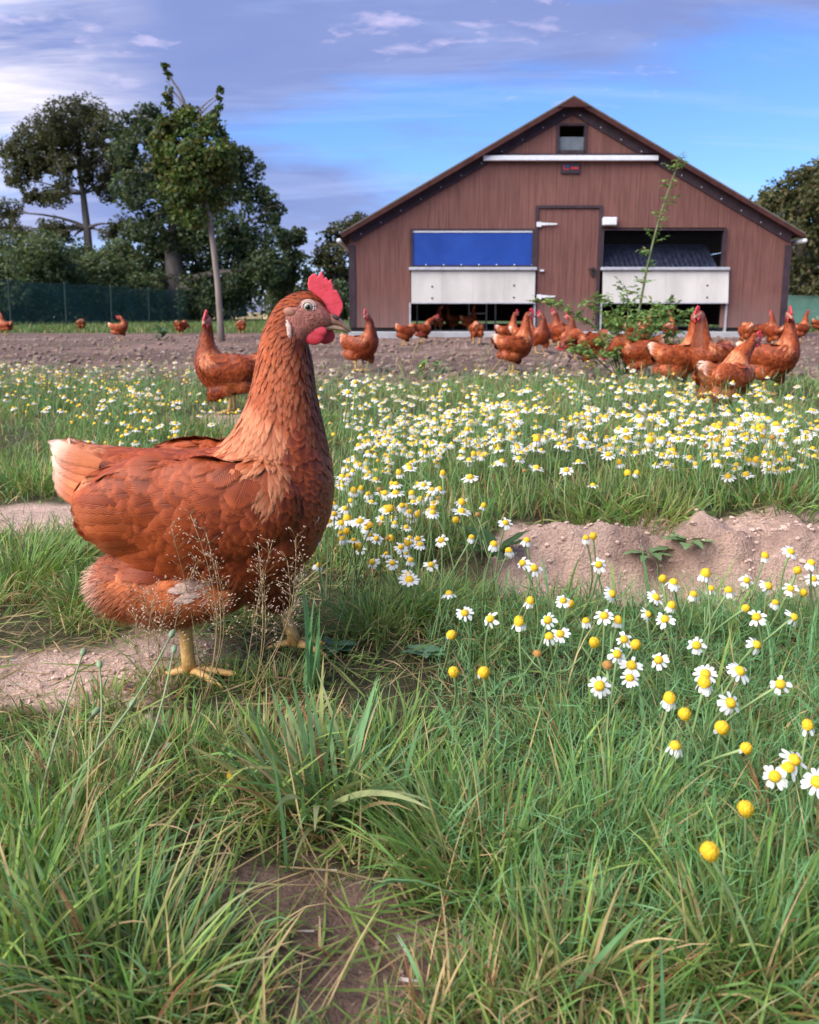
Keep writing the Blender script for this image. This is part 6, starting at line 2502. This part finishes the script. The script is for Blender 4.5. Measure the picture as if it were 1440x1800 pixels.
def make_weeds():
    r = random.Random(31)
    # two leaf rosettes on the sandy bank and a dark-leaved dock plant: every leaf its own part
    specs = [('rosette_weed', (1210, 962), 10, .040, .017, (0.13, 0.20, 0.085), 'flat grey-green rosette weed on the sandy bank, right one', .2),
             ('rosette_weed', (1142, 985), 8, .040, .015, (0.12, 0.19, 0.085), 'flat grey-green rosette weed on the sandy bank, left one', .1),
             ('dock_plant', (868, 985), 10, .060, .022, (0.045, 0.085, 0.030), 'dark broad-leaved plant under the tall white flower', .9),
             ('rosette_weed', (590, 1150), 8, .022, .016, (0.07, 0.13, 0.075), 'small round-leaved weed behind the far leg of the hen', .3),
             ('rosette_weed', (745, 1160), 7, .024, .014, (0.10, 0.18, 0.10), 'small pale weed left of the yellow domes', .4),
             ('yard_weed', (285, 600), 14, .16, .07, (0.06, 0.11, 0.06), 'bushy dark weed on the yard left of the thin trunk', 1.0),
             ('yard_weed', (740, 668), 12, .085, .035, (0.09, 0.16, 0.04), 'leafy green weed standing before the left pop hole', 1.0),
             ('yard_weed', (770, 655), 10, .07, .03, (0.10, 0.17, 0.05), 'second leafy weed right of the one before the pop hole', 1.0)]
    for name, (px, py), n, ln, wd, c, lb, up in specs:
        q = ghit(px, py)
        root = empty(name, (q.x, q.y, float(H(q.x, q.y)) + .002))
        for i in range(n):
            v, f = leaf_shape(ln * r.uniform(.7, 1.15), wd * r.uniform(.8, 1.2), .12, 8, wd * .05, .12 if 'rosette' in name else .0)
            a = i * 2.4 + r.uniform(-.2, .2)
            mtx = Matrix.Rotation(a, 4, 'Z') @ Matrix.Translation((ln * .1, 0, ln * .25 * up * (i % 4) if name == 'yard_weed' else .002 * (n - i) * .5)) @ Matrix.Rotation(-R(14 + 42 * up * r.random() + 3 * i * .4), 4, 'Y')
            A = np.array(mtx)
            v = v @ A[:3, :3].T + A[:3, 3]
            col = np.tile(np.array(c) * r.uniform(.8, 1.3), (len(v), 1))
            col[1::3] *= 1.35
            link('leaf', mesh_np('leaf', v, f, col), M['grass'], root)
        tag(root, lb, 'weed')

    # thin seeding grasses whose panicles show against the hen
    def panicle(px, py, top, lb, seed):
        rr = random.Random(seed)
        g0 = gp(px, py)
        g = Vector((g0.x, g0.y, float(H(g0.x, g0.y))))
        root = empty('seed_grass', g)
        mb, sb = MB(), MB()
        for tx, ty in top:
            e = at(tx, ty, g.y + rr.uniform(-.01, .01)) - g
            cur = stem_curve((rr.uniform(-.006, .006), rr.uniform(-.006, .006), 0), e, rr.randint(0, 999), 8)
            mb.tube(cur, [.00045] * 6 + [.0003] * 3, 4)
            ln = (cur[-1] - cur[0]).length
            for k in range(9):
                f = .45 + .55 * k / 8
                i = min(7, int(f * 8))
                b = cur[i].lerp(cur[i + 1], f * 8 - i)
                for _ in range(3):
                    d = Vector((rr.uniform(-1, 1), rr.uniform(-.6, .6), rr.uniform(.2, 1))).normalized()
                    l2 = rr.uniform(.008, .022) * (1.3 - f * .7)
                    t2 = b + d * l2
                    mb.tube([b, b.lerp(t2, .5) + Vector((0, 0, .001)), t2], [.0002, .00018, .00015], 3)
                    for w_ in range(2):
                        t3 = t2 + Vector((rr.uniform(-.004, .004), rr.uniform(-.003, .003), rr.uniform(-.003, .004)))
                        dd = (t3 - b).normalized()
                        sb.ellipsoid(t3, (.00045, .00045, .0013), 4, 3, dd.to_track_quat('Z', 'Y').to_matrix())
        link('stalk', col_mesh(mb, 'stalk', (.36, .26, .13)), M['stem'], root)
        link('spikelet', col_mesh(sb, 'spikelet', (.62, .46, .34)), M['stem'], root)
        tag(root, lb, 'seed grass', 'seeding grasses before the hen')
    panicle(350, 1240, [(300, 925), (335, 905), (362, 935), (322, 960), (378, 985), (345, 990)], 'thin seeding grass in front of the hen wing', 1)
    panicle(435, 1235, [(452, 945), (478, 955), (520, 945), (505, 985), (462, 1000), (535, 990)], 'thin seeding grass in front of the hen breast', 2)
    panicle(300, 1250, [(252, 1045), (275, 1030), (295, 1060), (240, 1080)], 'short seeding grass in front of the hen thigh', 3)

    # hawkweed-like plant with long slanting stalks and buds, lower left
    g0 = gp(60, 1560)
    g = Vector((g0.x, g0.y, float(H(g0.x, g0.y))))
    root = empty('hawkweed_plant', g)
    heads = [(388, 1380, 'flower'), (375, 1427, 'bud'), (330, 1366, 'bud'), (290, 1316, 'bud'), (175, 1172, 'bud'), (145, 1150, 'bud'), (165, 1255, 'bud'), (300, 1118, 'bud'), (305, 1145, 'bud'), (230, 1240, 'bud'), (345, 1430, 'bud'), (60, 1375, 'bud'), (240, 1345, 'bud'), (88, 1345, 'bud')]
    for i, (hx, hy, kd) in enumerate(heads):
        rr = random.Random(60 + i)
        e = at(hx, hy, g.y + .04 + .16 * (1560 - hy) / 400) - g
        b = Vector((rr.uniform(-.05, .05), rr.uniform(-.02, .05), 0))
        cur = stem_curve(b, e, 70 + i, 8)
        cur[-1] = e
        mb = MB().tube(cur, [.0011] * 5 + [.0009] * 4, 5)
        st = link('stalk', col_mesh(mb, 'stalk', np.array((.24, .30, .14)) * rr.uniform(.85, 1.2)), M['stem'], root)
        d = (cur[-1] - cur[-2]).normalized()
        q = d.to_track_quat('Z', 'Y').to_matrix()
        bud = MB().ellipsoid(e + d * .003, (.0029, .0029, .0052), 9, 7, q)
        link('bud', col_mesh(bud, 'bud', np.array((.22, .29, .16)) * rr.uniform(.85, 1.2)), M['stem'], st)
        if kd == 'flower':
            fl = MB()
            for k in range(14):
                a = k * 2.4
                p = e + d * .007
                o_ = q @ Vector((math.cos(a), math.sin(a), .9)) * .006
                s_ = q @ Vector((-math.sin(a), math.cos(a), 0)) * .0013
                fl.add([p - s_, p + s_, p + o_ + s_, p + o_ - s_, p - s_ + d * .0004, p + s_ + d * .0004, p + o_ + s_ + d * .0004, p + o_ - s_ + d * .0004], [(0, 3, 2, 1), (4, 5, 6, 7), (0, 1, 5, 4), (2, 3, 7, 6), (1, 2, 6, 5), (0, 4, 7, 3)])
            link('yellow_flower', fl.mesh('yellow_flower'), M['disc_yellow'], st)
    tag(root, 'hawkweed with long slanting stalks, green buds and one yellow flower', 'weed')

    # dry stalks by the orange hen
    for k, (px, py, tops, lb) in enumerate((((1265, 745), 0, [(1258, 662), (1282, 655), (1290, 640), (1270, 690)], 'dry brown stalks right of the orange hen'),
                                           ((720, 690), 0, [(700, 640), (735, 600), (750, 640), (690, 655)], 'thin dry grass stalks left of the yard centre'),
                                           ((850, 690), 0, [(838, 640), (862, 650), (880, 632)], 'thin pale stalks in front of the dark brown hen'))):
        px, py = px
        q = gp(px, py)
        g = Vector((q.x, q.y, float(H(q.x, q.y))))
        root = empty('dry_stalks', g)
        for tx, ty in tops:
            e = at(tx, ty, g.y) - g
            mb = MB().tube(stem_curve((r.uniform(-.02, .02), r.uniform(-.02, .02), 0), e, r.randint(0, 999)), .0022, 4)
            for j in range(10):
                mb.ellipsoid(e * (1 - .03 * j) + Vector((r.uniform(-.012, .012), 0, r.uniform(-.006, .006))), (.003, .003, .006), 5, 4)
            link('stalk', col_mesh(mb, 'stalk', (.34, .24, .13)), M['stem'], root)
        tag(root, lb, 'dry stalks')


make_weeds()


def make_litter():
    r = np.random.default_rng(99)

    def lumps(n, x, y, smin, smax, name, mat, label, cat, sink=.3):
        ico = bmesh.new()
        bmesh.ops.create_icosphere(ico, subdivisions=1, radius=1)
        v0 = np.array([v.co[:] for v in ico.verts])
        f0 = np.array([[v.index for v in f.verts] for f in ico.faces])
        ico.free()
        nv = len(v0)
        s = smin + (smax - smin) * r.random(len(x)) ** 3
        jit = 1 + r.normal(0, .16, (len(x), nv, 1))
        ax = r.uniform(.6, 1.25, (len(x), 1, 3))
        a = r.uniform(0, 6.28, len(x))
        V = v0[None] * jit * ax * s[:, None, None]
        ca, sa = np.cos(a)[:, None], np.sin(a)[:, None]
        X = V[:, :, 0] * ca - V[:, :, 1] * sa
        Yv = V[:, :, 0] * sa + V[:, :, 1] * ca
        V = np.stack([X + x[:, None], Yv + y[:, None], V[:, :, 2] * .7 + (H(x, y) + s * sink)[:, None]], -1)
        F = f0[None] + (np.arange(len(x)) * nv)[:, None, None]
        o = link(name, mesh_np(name, V.reshape(-1, 3), F.reshape(-1, 3), smooth=False), M[mat])
        tag(o, label, cat, kind='stuff')
    # crumbs on the near bare soil and the bank
    n = 30000
    y = 0.3 + 1.2 * r.random(n)
    x = (r.random(n) * 2 - 1) * (0.25 + y * .55)
    k = bare_mask(x, y) > 0.42 + .3 * r.random(n)
    k &= (r.random(n) < .55)
    x, y = x[k], y[k]
    nr_ = y < 0.72
    lumps(0, x[~nr_], y[~nr_], .0006, .0050, 'soil_crumbs', 'crumb', 'loose sandy crumbs on the bank and by the hen', 'soil')
    kk = nr_ & (r.random(len(x)) < .7)
    lumps(0, x[kk], y[kk], .0004, .0026, 'soil_crumbs', 'clod', 'fine dark crumbs on the bare soil in the foreground', 'soil')
    # clods over the yard
    n = 7000
    y = 4.4 + 9.5 * r.random(n) ** 1.3
    x = (r.random(n) * 2 - 1) * (0.5 + y * .56)
    k = (bare_mask(x, y) > .5) & ~((y > 12.4) & (x > -1.2) & (x < 6.3))
    x, y = x[k], y[k]
    lumps(len(x), x, y, .006, .038, 'yard_clods', 'clod', 'brown clods of earth on the trampled yard', 'soil', .15)
    # pale straw and feather scraps
    n = 1500
    y = np.concatenate([4.4 + 7.5 * r.random(n), .32 + .8 * r.random(260)])
    x = (r.random(len(y)) * 2 - 1) * (.3 + y * .55)
    k = (bare_mask(x, y) > .45)
    x, y = x[k], y[k]
    m = len(x)
    c = np.where((r.random(m) < .5)[:, None], np.array((.55, .52, .48)), G_STRAW) * r.uniform(.7, 1.3, m)[:, None]
    big = np.where(y > 3, 2.6, 1.0)
    V, F, C = blades(np.stack([x, y, H(x, y) + .004 + .006 * (y > 3)], 1), r.uniform(0, 6.28, m), r.uniform(.01, .03, m) * big, r.uniform(.0015, .004, m) * big, r.normal(1.45, .1, m), r.normal(0, .1, m), c, c, 2, 12)
    tag(link('straw_scraps', mesh_np('straw_scraps', V, F, C), M['grass']), 'pale scraps of straw and feather strewn on the soil', 'litter', kind='stuff')


make_litter()
